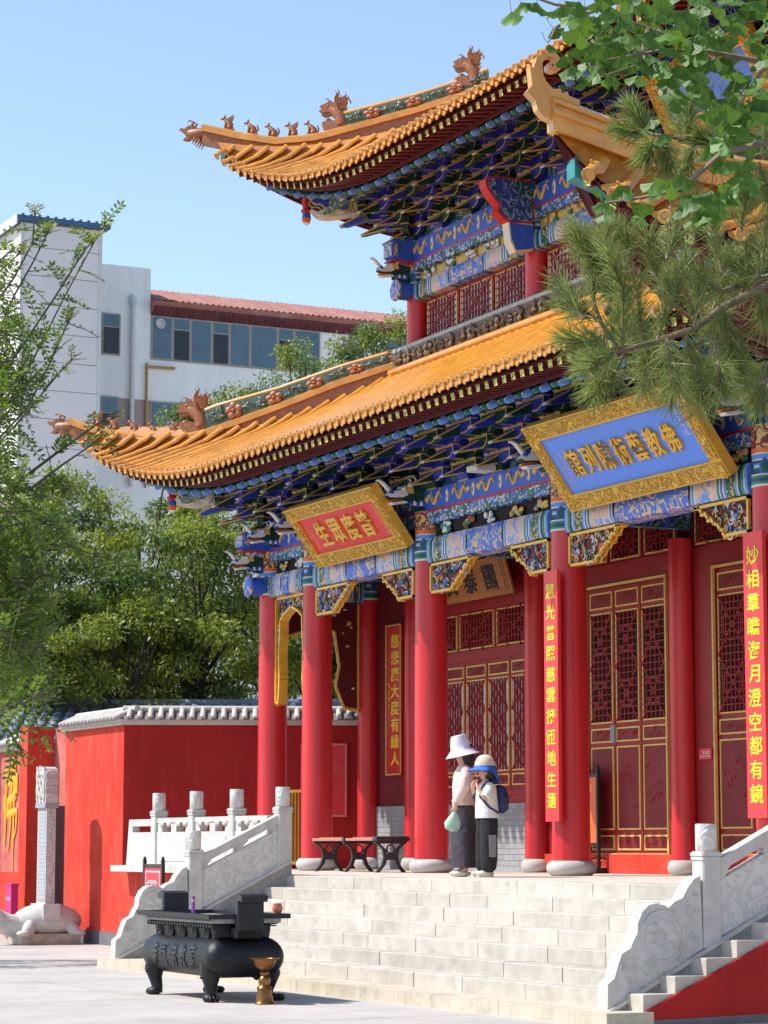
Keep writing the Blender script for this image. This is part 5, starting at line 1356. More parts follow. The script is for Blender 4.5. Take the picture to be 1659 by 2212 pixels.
# standing signs
def signstand(lab, x, y, z, w_, h, zb, poster, print_, seed, fancy):
    t = thing('sign_stand', lab, 'sign', (x, y, z))
    for s in (-1, 1):
        m = MB(); m.b2((x + s * w_ / 2 - .02, y - .02, z), (x + s * w_ / 2 + .02, y + .02, z + h)); m.ell((x + s * w_ / 2, y, z + h + .015), (.022, .022, .03)); m.build('post', MAT['black_paint'], t)
        m = MB(); m.b2((x + s * w_ / 2 - .035, y - .20, z), (x + s * w_ / 2 + .035, y + .20, z + .07)); m.build('foot', MAT['black_paint'], t)
        if fancy:
            m = MB()
            for sg_ in (-1, 1):
                m.tube([(x + s * w_ / 2, y + sg_ * (.02 + .13 * sin(a)), z + .07 + .13 * cos(a)) for a in [pi / 2 * j / 8 for j in range(9)]], .008, 5)
                m.tube([(x + s * w_ / 2, y + sg_ * (.06 + .035 * cos(a) * (1 - a / 9)), z + .12 + .035 * sin(a) * (1 - a / 9)) for a in [j * .8 for j in range(8)]], .006, 5)
            m.build('scroll_bracket', MAT['black_paint'], t)
    m = MB(); m.b2((x - w_ / 2, y - .015, z + zb - .05), (x + w_ / 2, y + .015, z + zb - .01)); m.b2((x - w_ / 2, y - .015, z + h - .10), (x + w_ / 2, y + .015, z + h - .05)); m.build('crossbar', MAT['black_paint'], t)
    if fancy:
        m = MB(); m.prism([(x - .16, z + h - .05), (x + .16, z + h - .05), (x + .12, z + h + .0), (x + .07, z + h + .07), (x - .07, z + h + .07), (x - .12, z + h)], 'y', y - .012, y + .012); m.build('crest', MAT['black_paint'], t)
    m = MB(); m.b2((x - w_ / 2 + .02, y - .012, z + zb), (x + w_ / 2 - .02, y + .008, z + h - .10)); m.build('poster', MAT[poster], t)
    return t, frame((x, y - .013, z), HX, HZ, -HY)
t, Fp = signstand('black framed sign with an orange poster beside the temple doors', 6.46, 1.46, 0, .66, 1.30, .38, 'orange_poster', None, 1, True)
chars('溫馨提示', 'yellow_paint', t, [(-.165 + .11 * k, 1.05) for k in range(4)], .10, Fp, .001, .004)
for k, zz in enumerate((.88, .75, .62)): marks(t, 'yellow_paint', [(-.18 + .05 * j, zz) for j in range(8)], .045, Fp, seed=k)
t, Fp = signstand('red sign with white lettering in a dark frame beside the staircase balustrade', 4.62, -3.62, -1.05, .62, 1.22, .55, 'sign_red', None, 1, False)
marks(t, 'white_print', [(-.12 + .08 * k, .93) for k in range(4)], .10, Fp, seed=9)
m = MB()
for a, b, c, d in ((-.24, .24, 1.07, 1.085), (-.24, -.225, .6, 1.07), (.225, .24, .6, 1.07)): m.b2((a, c, 0), (b, d, .002), 0, Fp)
m.build('border_line', MAT['white_print'], t)

# bench on the terrace
t = thing('park_bench', 'backless bench with reddish slats and black scrolled iron legs', 'bench', (3.5, -.3, 0))
bd = Vector((1, 0, 0)); bn = Vector((0, 1, 0)); Fb = frame((2.48, -.29, 0), bd, bn, HZ); Lb = 2.1
for k in range(4):
    m = MB(); y = -.17 + k * .105; z = .41 + (.012 if k in (1, 2) else 0)
    m.b2((.03, y - .045, z), (Lb - .03, y + .045, z + .035), 0, Fb); m.build('slat', MAT['bench_slat'], t)
for x in (.12, Lb / 2, Lb - .10):
    m = MB()
    for s in (-1, 1):
        m.prism([(s * .22, 0), (s * .17, 0), (s * .08, .10), (s * .045, .20), (s * .08, .30), (s * .16, .37), (s * .21, .375), (s * .12, .30), (s * .10, .20), (s * .13, .10)], 'x', x - .022, x + .022, 0, Fb)
    m.b2((x - .02, -.10, .16), (x + .02, .10, .24), 0, Fb); m.b2((x - .022, -.23, .37), (x + .022, .23, .405), 0, Fb)
    m.tube([Fb @ Vector((x, .055 * cos(a), .30 + .055 * sin(a))) for a in [2 * pi * j / 12 for j in range(13)]], .012, 5)
    m.build('leg_frame', MAT['bench_iron'], t)
m = MB(); m.prism([(-.22, .40), (-.245, .42), (-.23, .465), (.23, .465), (.245, .42), (.22, .40)], 'x', Lb - .14, Lb - .02, 0, Fb); m.build('end_cap', MAT['bench_iron'], t)
m = MB(); m.b2((Lb / 2 - .03, -.235, .40), (Lb / 2 + .03, .235, .462), 0, Fb); m.build('strap', MAT['bench_iron'], t)

# ------------------------------------------------------------------ people
def ring(cx, cy, z, rx, ry, n=16, tx=0.0, ty=0.0, wob=0.0, ph=0.0):
    return [(cx + rx * cos(a) * (1 + wob * sin(5 * a + ph)), cy + ry * sin(a) * (1 + wob * cos(4 * a + ph)), z + tx * cos(a) + ty * sin(a)) for a in [2 * pi * j / n for j in range(n)]]
def skinbody(name, par, M, joints, edges, root=0):
    me = bpy.data.meshes.new(name); me.from_pydata([j[0] for j in joints], edges, [])
    o = bpy.data.objects.new(name, me); COL.objects.link(o)
    md = o.modifiers.new('skin', 'SKIN'); md.use_smooth_shade = True
    for i, v in enumerate(me.skin_vertices[0].data): v.radius = (joints[i][1], joints[i][2] if len(joints[i]) > 2 else joints[i][1]); v.use_root = (i == root)
    sb = o.modifiers.new('sub', 'SUBSURF'); sb.levels = 1; sb.render_levels = 1
    dg = bpy.context.evaluated_depsgraph_get(); em_ = bpy.data.meshes.new_from_object(o.evaluated_get(dg)); bpy.data.objects.remove(o)
    em_.name = name; em_.materials.clear(); em_.materials.append(MAT['skin']); em_.polygons.foreach_set('use_smooth', [True] * len(em_.polygons))
    return place(name, em_, par, M)
def figure(lab, x, y, hd, spec):
    t = thing('person', lab, 'person', (x, y, 0)); M = T(x, y, 0) @ RZ(radians(hd)); spec(t, M); return t
def hand_joints(J, E, wrist_i, w_, d, up, side, s=1.0):
    """palm and five bent fingers from a wrist joint; d = pointing direction, up = back of hand, side = thumb side"""
    w_ = Vector(w_); d = Vector(d).normalized(); side = Vector(side).normalized(); up = Vector(up).normalized()
    J.append((tuple(w_ + d * .045 * s), .020 * s, .024 * s)); p = len(J) - 1; E.append((wrist_i, p))
    for k, l in enumerate((.062, .070, .066, .052)):
        b = w_ + d * .075 * s + side * (.024 - .016 * k) * s
        J.append((tuple(b), .0085 * s)); a = len(J) - 1; E.append((p, a))
        J.append((tuple(b + (d * .8 - up * .5).normalized() * l * .55 * s), .0075 * s)); E.append((a, a + 1))
        J.append((tuple(b + (d * .8 - up * .5).normalized() * l * .55 * s + (d * .3 - up * .9).normalized() * l * .45 * s), .0062 * s)); E.append((a + 1, a + 2))
    b = w_ + d * .03 * s + side * .03 * s
    J.append((tuple(b), .010 * s)); a = len(J) - 1; E.append((p, a)); J.append((tuple(b + (d + side * .6 - up * .4).normalized() * .045 * s), .0075 * s)); E.append((a, a + 1))
def face_parts(t, M, c, s):
    """eyes, brows, mouth, ears on a head centred at c, looking along +x"""
    cx, cy, cz = c
    for sy in (-1, 1):
        m = MB(); m.ell((cx + .080 * s, cy + sy * .032 * s, cz + .005 * s), (.008 * s, .014 * s, .007 * s), 0, 8, 5); m.build('eye', MAT['hair'], t, 60, M)
        m = MB(); m.ell((cx - .0 * s, cy + sy * .078 * s, cz - .01 * s), (.018 * s, .010 * s, .028 * s), 0, 8, 5); m.build('ear', MAT['skin'], t, 60, M)
    m = MB(); m.tube([(cx + .086 * s, cy, cz + .01 * s), (cx + .108 * s, cy, cz - .022 * s), (cx + .09 * s, cy, cz - .032 * s)], [.008 * s, .013 * s, .010 * s], 6); m.build('nose', MAT['skin'], t, 60, M)
    m = MB(); m.ell((cx + .082 * s, cy, cz - .055 * s), (.008 * s, .022 * s, .007 * s), 0, 8, 5); m.build('mouth', MAT['p_pink'], t, 60, M)
def adult(t, M):
    J = [((0, 0, .78), .10, .13), ((0, 0, .95), .085, .12), ((.0, 0, 1.12), .085, .13), ((.0, 0, 1.20), .05, .06), ((.02, 0, 1.27), .045), ((.035, 0, 1.36), .088, .078), ((.04, 0, 1.43), .088, .08), ((.04, 0, 1.48), .05)]
    E = [(0, 1), (1, 2), (2, 3), (3, 4), (4, 5), (5, 6), (6, 7)]
    for s in (-1, 1):
        k = len(J); J += [((0, s * .07, .70), .075), ((.0, s * .075, .42), .052), ((-.01, s * .08, .10), .034), ((.05, s * .085, .045), .032), ((.13, s * .09, .03), .022)]
        E += [(0, k), (k, k + 1), (k + 1, k + 2), (k + 2, k + 3), (k + 3, k + 4)]
    k = len(J); J += [((.0, .15, 1.17), .045), ((.04, .185, .97), .036), ((.14, .19, .78), .028)]; E += [(2, k), (k, k + 1), (k + 1, k + 2)]
    hand_joints(J, E, k + 2, (.14, .19, .78), (.25, 0, -1), (.3, 1, 0), (1, -.2, .1), .9)
    k = len(J); J += [((.0, -.15, 1.17), .045), ((.01, -.18, .97), .036), ((.05, -.17, .78), .028)]; E += [(2, k), (k, k + 1), (k + 1, k + 2)]
    hand_joints(J, E, k + 2, (.05, -.17, .78), (.2, 0, -1), (.3, -1, 0), (1, .2, .1), .9)
    skinbody('body', t, M, J, E); face_parts(t, M, (.035, 0, 1.37), 1.0)
    m = MB(); m.loft([ring(0, 0, .10, .155, .185, 20, wob=.06), ring(0, 0, .35, .145, .175, 20, wob=.05, ph=1), ring(0, 0, .60, .13, .165, 20, wob=.03), ring(0, 0, .84, .105, .145, 20)], 0); m.build('skirt', MAT['skirt'], t, 60, M)
    m = MB(); m.loft([ring(.01, 0, .79, .125, .160, 20, wob=.05), ring(.01, 0, .86, .12, .155, 20, wob=.03), ring(.015, 0, 1.0, .118, .15, 20, wob=.02), ring(.01, 0, 1.12, .11, .155, 20), ring(0, 0, 1.20, .085, .14, 20), ring(.005, 0, 1.245, .05, .06, 20)], 0); m.build('blouse', MAT['blouse'], t, 60, M)
    for s, pts in ((1, [(.0, .135, 1.19), (.01, .18, 1.12), (.045, .195, .98), (.10, .20, .88), (.135, .197, .81)]), (-1, [(.0, -.135, 1.19), (.01, -.175, 1.12), (.015, -.19, .98), (.03, -.185, .88), (.045, -.178, .80)])):
        m = MB(); m.tube(pts, [.055, .068, .062, .058, .056], 12); m.build('sleeve', MAT['blouse'], t, 60, M)
    m = MB(); m.loft([ring(-.01, 0, 1.50, .02, .02), ring(-.01, 0, 1.47, .085, .082), ring(-.02, 0, 1.40, .105, .095), ring(-.035, 0, 1.32, .09, .09), ring(-.05, 0, 1.22, .05, .07), ring(-.05, 0, 1.16, .02, .04)], 0); m.build('hair', MAT['hair'], t, 60, M)
    H = M @ T(.03, 0, 1.42) @ RY(radians(12))
    m = MB(); m.loft([ring(0, 0, -.075, .20, .19, 24, wob=.03), ring(0, 0, -.045, .165, .16, 24), ring(0, 0, .0, .122, .112, 24), ring(0, 0, .06, .112, .104, 24), ring(0, 0, .13, .095, .09, 24), ring(0, 0, .155, .088, .083, 24), ring(0, 0, .16, .03, .03, 24)], 0, True); m.build('bucket_hat', MAT['hat_lilac'], t, 45, H)
    for s in (-1, 1):
        m = MB(); m.ell((.05, s * .085, .035), (.11, .042, .036), 0, 10, 6); m.build('shoe', MAT['shoe'], t, 60, M)
    return t
def child(t, M):
    J = [((0, 0, .62), .09, .11), ((0, 0, .78), .075, .10), ((.0, 0, .95), .075, .11), ((.0, 0, 1.02), .04, .05), ((.015, 0, 1.07), .038), ((.03, 0, 1.14), .085, .074), ((.03, 0, 1.21), .085, .078), ((.03, 0, 1.255), .05)]
    E = [(0, 1), (1, 2), (2, 3), (3, 4), (4, 5), (5, 6), (6, 7)]
    for s in (-1, 1):
        k = len(J); J += [((0, s * .07, .56), .07), ((.01, s * .08, .34), .05), ((.0, s * .085, .10), .032), ((.05, s * .09, .04), .03), ((.12, s * .095, .03), .02)]
        E += [(0, k), (k, k + 1), (k + 1, k + 2), (k + 2, k + 3), (k + 3, k + 4)]
    for s in (1, -1):
        k = len(J); J += [((.0, s * .13, .985), .036), ((.075, s * .17, .845), .028), ((.135, s * .10, .98), .023)]; E += [(2, k), (k, k + 1), (k + 1, k + 2)]
        hand_joints(J, E, k + 2, (.135, s * .10, .98), (.15, -s * .45, .8), (.9, s * .2, 0), (-.3, -s * .6, .4), .8)
    skinbody('body', t, M, J, E); face_parts(t, M, (.03, 0, 1.15), .95)
    for s in (-1, 1):
        m = MB(); m.loft([ring(.02, s * .09, .055, .055, .055, 16), ring(.015, s * .09, .10, .085, .075, 16, wob=.06), ring(.01, s * .09, .22, .095, .085, 16, wob=.05, ph=1), ring(.01, s * .085, .42, .098, .085, 16, wob=.03), ring(0, s * .065, .58, .105, .085, 16), ring(0, s * .05, .68, .10, .075, 16)], 0); lg = m.build('trouser_leg', MAT['trousers'], t, 60, M)
    m = MB(); m.b2((-.05, .168, .22), (.03, .178, .46)); m.build('grey_patch', MAT['grey_patch'], t, None, M)
    m = MB(); m.loft([ring(0, 0, .645, .135, .15, 20, wob=.03), ring(.0, 0, .72, .13, .148, 20, wob=.02), ring(.005, 0, .86, .12, .142, 20, wob=.015), ring(0, 0, .97, .105, .14, 20), ring(0, 0, 1.025, .075, .11, 20), ring(.005, 0, 1.05, .045, .05, 20)], 0); m.build('tshirt', MAT['tshirt'], t, 60, M)
    for s in (1, -1):
        m = MB(); m.tube([(0, s * .11, 1.0), (.02, s * .15, .955), (.065, s * .172, .87)], [.05, .056, .06], 12); m.build('sleeve', MAT['tshirt'], t, 60, M)
    m = MB(); m.loft([ring(-.01, 0, 1.26, .02, .02), ring(-.01, 0, 1.24, .08, .08), ring(-.02, 0, 1.17, .10, .09), ring(-.035, 0, 1.08, .075, .08), ring(-.04, 0, 1.05, .03, .04)], 0); m.build('hair', MAT['hair'], t, 60, M)
    H = M @ T(.02, 0, 1.19)
    m = MB(); m.loft([ring(0, 0, .02, .118, .108, 24), ring(0, 0, .07, .112, .104, 24), ring(0, 0, .12, .085, .08, 24), ring(0, 0, .148, .04, .04, 24), ring(0, 0, .152, .01, .01, 24)], 0); hat = m.build('sun_hat', MAT['hat_cream'], t, 60, H)
    m = MB(); fr = []
    for j in range(25):
        a = -pi + 2 * pi * j / 24; f_ = cos(a); ext = .085 if f_ > -.1 else .05; dr = -.035 if f_ > -.1 else -.16 * min(1, (-f_) * 1.3)
        fr.append([(.118 * cos(a), .108 * sin(a), .03), (.122 * cos(a), .112 * sin(a), .012), ((.118 + ext) * cos(a), (.108 + ext) * sin(a), .012 + dr), ((.116 + ext) * cos(a), (.106 + ext) * sin(a), .004 + dr)])
    m.loft(fr, 0, False, False); m.build('hat_brim', MAT['hat_blue'], hat, 60, H)
    m = MB(); m.loft([ring(-.15, 0, .70, .045, .09, 14), ring(-.165, 0, .74, .075, .115, 14), ring(-.17, 0, .86, .08, .12, 14), ring(-.155, 0, .97, .06, .105, 14), ring(-.14, 0, 1.01, .02, .06, 14)], 0); bp = m.build('backpack', MAT['bag_navy'], t, 60, M)
    for s in (1, -1):
        m = MB(); m.tube([(-.10, s * .09, 1.03), (.03, s * .105, 1.035), (.10, s * .115, .97), (.12, s * .125, .88), (.02, s * .155, .76), (-.10, s * .12, .70)], .014, 6); m.build('strap', MAT['bag_navy'], bp, 60, M)
    for s in (-1, 1):
        m = MB(); m.ell((.055, s * .092, .038), (.105, .045, .040), 0, 10, 6); m.b2((-.04, s * .092 - .04, .0), (.14, s * .092 + .04, .018)); m.build('shoe', MAT['shoe'], t, 60, M)
AH = 254
figure('adult in white bucket hat, pale blouse and long dark skirt looking down', 8.98, -1.60, AH, adult)
figure('child in blue-brimmed sun hat, white shirt and black baggy trousers with dark backpack', 9.48, -1.58, 258, child)
t = thing('carrier_bag', 'crumpled mint green bag hanging from the adult hand', 'bag', (8.9, -1.7, .5))
Mb = T(8.98, -1.60, 0) @ RZ(radians(AH)) @ T(.16, .19, .0)
m = MB(); m.loft([ring(0, 0, .50, .03, .025, 14, wob=.2), ring(.02, 0, .53, .075, .04, 14, wob=.25), ring(.01, 0, .60, .085, .045, 14, wob=.18, ph=2), ring(0, 0, .67, .05, .03, 14, wob=.15), ring(-.01, 0, .715, .018, .018, 14)], 0); m.build('pouch', MAT['bag_mint'], t, 50, Mb)
# ------------------------------------------------------------------ places given by bearing, height and distance from the viewpoint
CP = Vector((34.2867, -15.0627, 0.3387)); RH = Vector((sin(YAW), cos(YAW), 0)); FH = Vector((-cos(YAW), sin(YAW), 0))
def at(u, v, dep):
    """point at distance dep: u, v are bearings on a 1659 x 2212 measuring grid"""
    f = Vector((-cos(YAW) * cos(PIT), sin(YAW) * cos(PIT), sin(PIT))); up = RH.cross(f)
    d = f + RH * ((u - 829.5) / 5491.28) - up * ((v - 1106) / 5491.28)
    return CP + d * (dep / d.dot(FH))
# ------------------------------------------------------------------ buildings behind
XB = -50.0
wb = thing('white_building', 'white rendered building with a red tiled roof and a long band of windows', 'building', (XB - 5, 20, -1.2))
m = MB(); m.b2((XB - 10, 13.2, -1.2), (XB, 17.07, 21.0)); m.build('stair_tower', MAT['white_wall'], wb)
m = MB(); m.b2((XB - 10, 17.07, -1.2), (XB, 45, 19.35)); m.build('wall', MAT['white_wall'], wb)
m = MB(); m.prism([(XB + .45, 19.76), (XB - 2.4, 20.75), (XB - 6, 21.2), (XB - 6, 19.3), (XB, 19.3), (XB + .40, 19.68)], 'y', 17.08, 45.0); rf = m.build('roof', MAT['red_tile'], wb)
tm = MB(); sl = math.atan2(.99, 2.85); tl = sqrt(.99 ** 2 + 2.85 ** 2) + .05
tm.loft([[(q, .085 * cos(pi * j / 4), .05 * sin(pi * j / 4)) for j in range(5)] for q in (0, tl)], 0, False, False); me = tm.mesh('tile_row', MAT['red_tile'], 50)
for i in range(62): place('tile_row', me, rf, T(XB + .47, 17.2 + i * .235, 19.77) @ RY(-(pi - 0) + sl) @ SCL(1, 1, -1))
for i in range(70):
    m = MB(); y = 17.1 + i * .2; m.b2((XB + .02, y + .012, 19.30), (XB + .36, y + .188, 19.72)) if False else m.prism([(XB + .02, 19.28), (XB + .06, 19.28), (XB + .40, 19.70), (XB + .36, 19.74)], 'y', y + .012, y + .188); m.build('fascia_tile', MAT['fascia_tile'], wb)
def win(y0, y1, z0, z1, mt='glass_blue', sash=None):
    o = MB().b2((XB - .02, y0, z0), (XB + .06, y1, z1)).build('window', MAT['win_frame'], wb); e = .06
    if sash:
        MB().b2((XB + .05, y0 + e, sash + e / 2), (XB + .066, y1 - e, z1 - e)).build('pane', MAT['glass_blue'], o)
        MB().b2((XB + .05, y0 + e, z0 + e), (XB + .075, y1 - e, sash - e / 2)).build('pane', MAT['glass_dark'], o)
    else: MB().b2((XB + .05, y0 + e, z0 + e), (XB + .066, y1 - e, z1 - e)).build('pane', MAT[mt], o)
ys = [17.10, 17.92, 18.61, 19.45, 20.14, 20.96, 22.06, 22.73, 23.78]
for i in range(8): win(ys[i], ys[i + 1], 17.68, 19.28, 'glass_blue', 18.84 if i in (1, 3, 6) else None)
win(15.22, 15.92, 17.70, 19.21, 'glass_blue', 18.72); win(15.22, 15.90, 14.6, 16.2, 'glass_blue', 15.6)
win(17.10, 18.5, 14.5, 16.16); win(18.5, 19.9, 14.5, 16.16); win(26.2, 27.6, 17.68, 19.28); win(27.6, 29, 17.68, 19.28)
m = MB(); m.b2((XB, 15.9, 14.0), (XB + .03, 17.10, 16.17)); m.build('pink_band', MAT['pink_band'], wb)
MB().b2((XB + .0, 25.0, 17.5), (XB + .05, 25.6, 19.3)).build('grey_strip', MAT['glass_blue'], wb)
m = MB(); m.tube([(XB + .15, 16.35, 13), (XB + .15, 16.35, 19.7)], .09, 10); m.tube([(XB + .15, 16.35, 19.6), (XB + .15, 16.35, 19.8), (XB + .02, 16.35, 19.9)], [.12, .13, .1], 10); m.build('drain_pipe', MAT['pipe_white'], wb, 50)
m = MB(); m.tube([(XB + .1, 16.92, 13), (XB + .1, 16.92, 17.5)], .05, 8); m.tube([(XB + .1, 16.92, 17.38), (XB + .1, 18.0, 17.40)], .05, 8); m.build('gas_pipe', MAT['pipe_ochre'], wb, 50)
m = MB(); m.lathe([(.16, 0), (.2, .03), (.17, .12), (.14, .10), (.13, .02)], 14, 0, None, T(XB + .07, 17.42, 19.0) @ RY(pi / 2)); m.build('exhaust_hood', MAT['pipe_white'], wb, 50)
pt = thing('panel_tower', 'tall grey panelled tower with a dark blue steel roof edge', 'building', (-48, 12.3, -1.2))
XT = -46.0
m = MB(); m.b2((XT - 9, 10.92, -1.2), (XT - .02, 13.70, 21.2)); m.build('core', MAT['panel_joint'], pt)
z = -1.0; rr = random.Random(5)
while z < 21.0:
    h = .97; MB().b2((XT - .02, 10.94, z + .012), (XT, 13.68, min(z + h, 21.15) - .012)).build('cladding_panel', MAT['panel_wall'], pt)
    MB().b2((XT - 9, 10.90, z + .012), (XT - .03, 10.92, min(z + h, 21.15) - .012)).build('cladding_panel', MAT['panel_wall'], pt); z += h
for y in (10.93, 13.70): MB().b2((XT - .05, y - .06, -1), (XT + .03, y + .06, 21.15)).build('corner_trim', MAT['pipe_white'], pt)
m = MB(); m.b2((XT - 9.2, 10.7, 21.2), (XT + .18, 14.0, 21.36)); ro_ = m.build('roof_sheet', MAT['blue_steel'], pt)
m = MB(); m.b2((XT - 9.2, 10.66, 21.05), (XT + .16, 10.7, 21.38)); m.build('gutter', MAT['pipe_white'], ro_)
for i in range(11): MB().b2((XT - 9, 10.85 + i * .29, 21.36), (XT + .2, 10.93 + i * .29, 21.42)).build('sheet_rib', MAT['blue_steel'], ro_)
# low grey tiled house behind the wall
gh = thing('low_house', 'low house with a grey tiled roof behind the red wall', 'house', tuple(at(280, 1800, 44.5)))
o_ = at(-420, 1560, 44.5); o_.z = 0; Fh = frame(o_, RH, FH, HZ)
m = MB(); m.b2((0, 0, -1.2), (9.2, 3.2, 2.25), 0, Fh); m.build('wall', MAT['white_wall'], gh)
m = MB(); m.prism([(-.35, 2.18), (1.6, 2.86), (3.55, 2.18), (3.55, 2.10), (-.35, 2.10)], 'x', -.1, 9.3, 0, Fh); gr = m.build('roof', MAT['roof_grey'], gh)
sl = math.atan2(.68, 1.95); tl = sqrt(.68 ** 2 + 1.95 ** 2) / 7
tm = MB(); tm.loft([[(.075 * cos(pi * j / 4), q, .055 * sin(pi * j / 4) * e) for j in range(5)] for q, e in ((0, 1.15), (tl, .85))], 0, False, False); me = tm.mesh('tile', MAT['roof_grey'], 50)
for i in range(42):
    for k in range(7):
        if i < 40: place('tile', me, gr, Fh @ T(.1 + i * .22, -.35, 2.20) @ RX(sl) @ T(0, k * tl, 0))
m = MB(); m.tube([Fh @ Vector((-.1, 1.6, 2.90)), Fh @ Vector((9.3, 1.6, 2.90))], .08, 8); m.build('ridge_roll', MAT['roof_grey'], gh, 50)

# ------------------------------------------------------------------ trees
def quad_leaf(m, p, d, nrm, l, w_, mi=0):
    s = d.cross(nrm).normalized() * w_ / 2
    k = len(m.v); m.v += [tuple(p), tuple(p + d * l * .5 + s), tuple(p + d * l), tuple(p + d * l * .5 - s)]; m.f.append((k, k + 1, k + 2, k + 3)); m.m.append(mi)
def rdir(q): 
    z = q.uniform(-1, 1); a = q.uniform(0, 2 * pi); r_ = sqrt(1 - z * z); return Vector((r_ * cos(a), r_ * sin(a), z))
def leafobj(m, name, mats, par):
    me = bpy.data.meshes.new(name); me.from_pydata(m.v, [], m.f)
    for q in mats: me.materials.append(MAT[q])
    me.polygons.foreach_set('material_index', m.m); me.update(); return place(name, me, par)
def tree(lab, base, crown, R_, nclump, nleaf, mats, seed, lsize=.11, group=None, name='locust_tree', spread=.62):
    """tapered trunk with forking limbs; leaf faces gathered in clumps round the twig ends"""
    q = random.Random(seed); base = Vector(base); crown = Vector(crown); t = thing(name, lab, 'tree', tuple(base), group)
    mt_ = MB(); lv = MB(); mid = base.lerp(crown, .62) + Vector((q.uniform(-.3, .3), q.uniform(-.3, .3), 0))
    r0 = .05 + .035 * R_.z
    mt_.tube([base - Vector((0, 0, .1)), base.lerp(mid, .5) + Vector((q.uniform(-.12, .12), q.uniform(-.12, .12), 0)), mid, crown + Vector((0, 0, R_.z * .3))], [r0, r0 * .8, r0 * .62, r0 * .2], 8)
    for c in range(nclump):
        d = rdir(q); rad = q.uniform(.35, 1.0) ** .6
        p = crown + Vector((d.x * R_.x, d.y * R_.y, d.z * R_.z)) * rad
        if c % 2 == 0:
            s = mid.lerp(crown, q.uniform(-.2, .6)); k = s.lerp(p, .5) + Vector((q.uniform(-.2, .2), q.uniform(-.2, .2), q.uniform(-.1, .25)))
            mt_.tube([s, k, p], [r0 * .36, r0 * .2, .012], 5)
        cr = q.uniform(.28, spread); tone = 0 if q.random() < .6 else 1; out = (p - crown).normalized()
        for _ in range(nleaf):
            dd = rdir(q); pp = p + Vector((dd.x * cr, dd.y * cr, dd.z * cr * .62)) * q.random() ** .45
            ax = (dd * .6 + rdir(q) * .8 + Vector((0, 0, -.25))).normalized(); nn = (rdir(q) + Vector((0, 0, .9)) + out * .4).normalized()
            quad_leaf(lv, pp, ax, nn, lsize * q.uniform(.6, 1.25), lsize * q.uniform(.32, .5), tone)
    mt_.build('trunk', MAT['bark'], t, 60); leafobj(lv, 'crown', mats, t); return t
def gpos(p): return Vector((p.x, p.y, gz(p.x) - .03))
LT = ('leaf_tree', 'leaf_tree_dark')
spec = [(-40, 1330, 47, 2.1, 2.6, 'dense tree overhanging the gate pier'), (130, 1300, 49, 2.2, 2.7, 'dense leafy tree behind the stele wall'), (300, 1240, 51, 2.2, 2.9, 'tall bright green tree under the lower roof corner'),
        (430, 1330, 47.5, 1.9, 2.2, 'broad tree with bare forked limbs next to the first column'), (560, 1290, 52, 2.1, 2.7, 'leafy tree behind the first temple column'), (720, 1330, 50, 1.9, 2.3, 'leafy tree seen through the end bay of the gallery'), (240, 1420, 46.5, 1.8, 1.3, 'low bushy tree directly behind the wall coping')]
for i, (u, v, dep, rx, rz, lab) in enumerate(spec):
    c = at(u, v, dep); tree(lab, gpos(c), c, Vector((rx, rx, rz)), 52, 330, LT if i % 2 else ('leaf_tree', 'leaf_tree_dark'), 100 + i, .12, 'trees behind the red wall')
for i, (u, v, dep, rx, rz, lab) in enumerate([(650, 800, 58, .95, .62, 'slender pale green tree top in front of the white building'), (735, 780, 60, .6, .6, 'small pale tree top beside the white wall strip'), (832, 735, 60, .55, .75, 'thin upright tree top near the upper storey column'), (505, 870, 57, .6, .4, 'yellow green tree top behind the ridge flowers'), (400, 905, 56, .5, .3, 'low tree top behind the big ridge beast')]):
    c = at(u, v, dep); tree(lab, gpos(c), c, Vector((rx, rx, rz)), 20, 100, ('leaf_shrub', 'leaf_tree'), 140 + i, .11, 'tree tops behind the roof', 'slender_tree', .42)
# courtyard tree whose branch ends throw the broken shade on the paving
c = at(-560, 1250, 31.0); c.z = 3.4; tree('leafy courtyard tree standing on the open paving away from the steps', gpos(c), c, Vector((1.5, 1.5, 1.2)), 26, 130, LT, 171, .12, None, 'courtyard_tree')

# ------------------------------------------------------------------ near locust boughs with compound leaves
lo = at(-900, 1500, 12.5); lt = thing('locust_tree', 'near locust tree with feathery compound leaves in front of the grey tower', 'tree', tuple(gpos(lo)))
wd = MB(); lf = MB(); q = random.Random(31)
def compound(p, d, L, n, mi, size):
    """pinnate leaf: thin rachis with paired leaflets"""
    side = d.cross(Vector((0, 0, 1)) + rdir(q) * .5).normalized(); up = side.cross(d).normalized(); pts = [p]
    for k in range(1, n + 1):
        t_ = k / n; c_ = p + d * L * t_ + Vector((0, 0, -.22 * L * t_ * t_)); pts.append(c_)
        for s in (-1, 1):
            ax = (side * s + d * .45 + rdir(q) * .22).normalized(); quad_leaf(lf, c_, ax, (up + rdir(q) * .35).normalized(), size * q.uniform(.8, 1.15), size * .42, mi)
    quad_leaf(lf, pts[-1], d, up, size, size * .42, mi); wd.tube([pts[0], pts[len(pts) // 2], pts[-1]], [.0025, .002, .0012], 3)
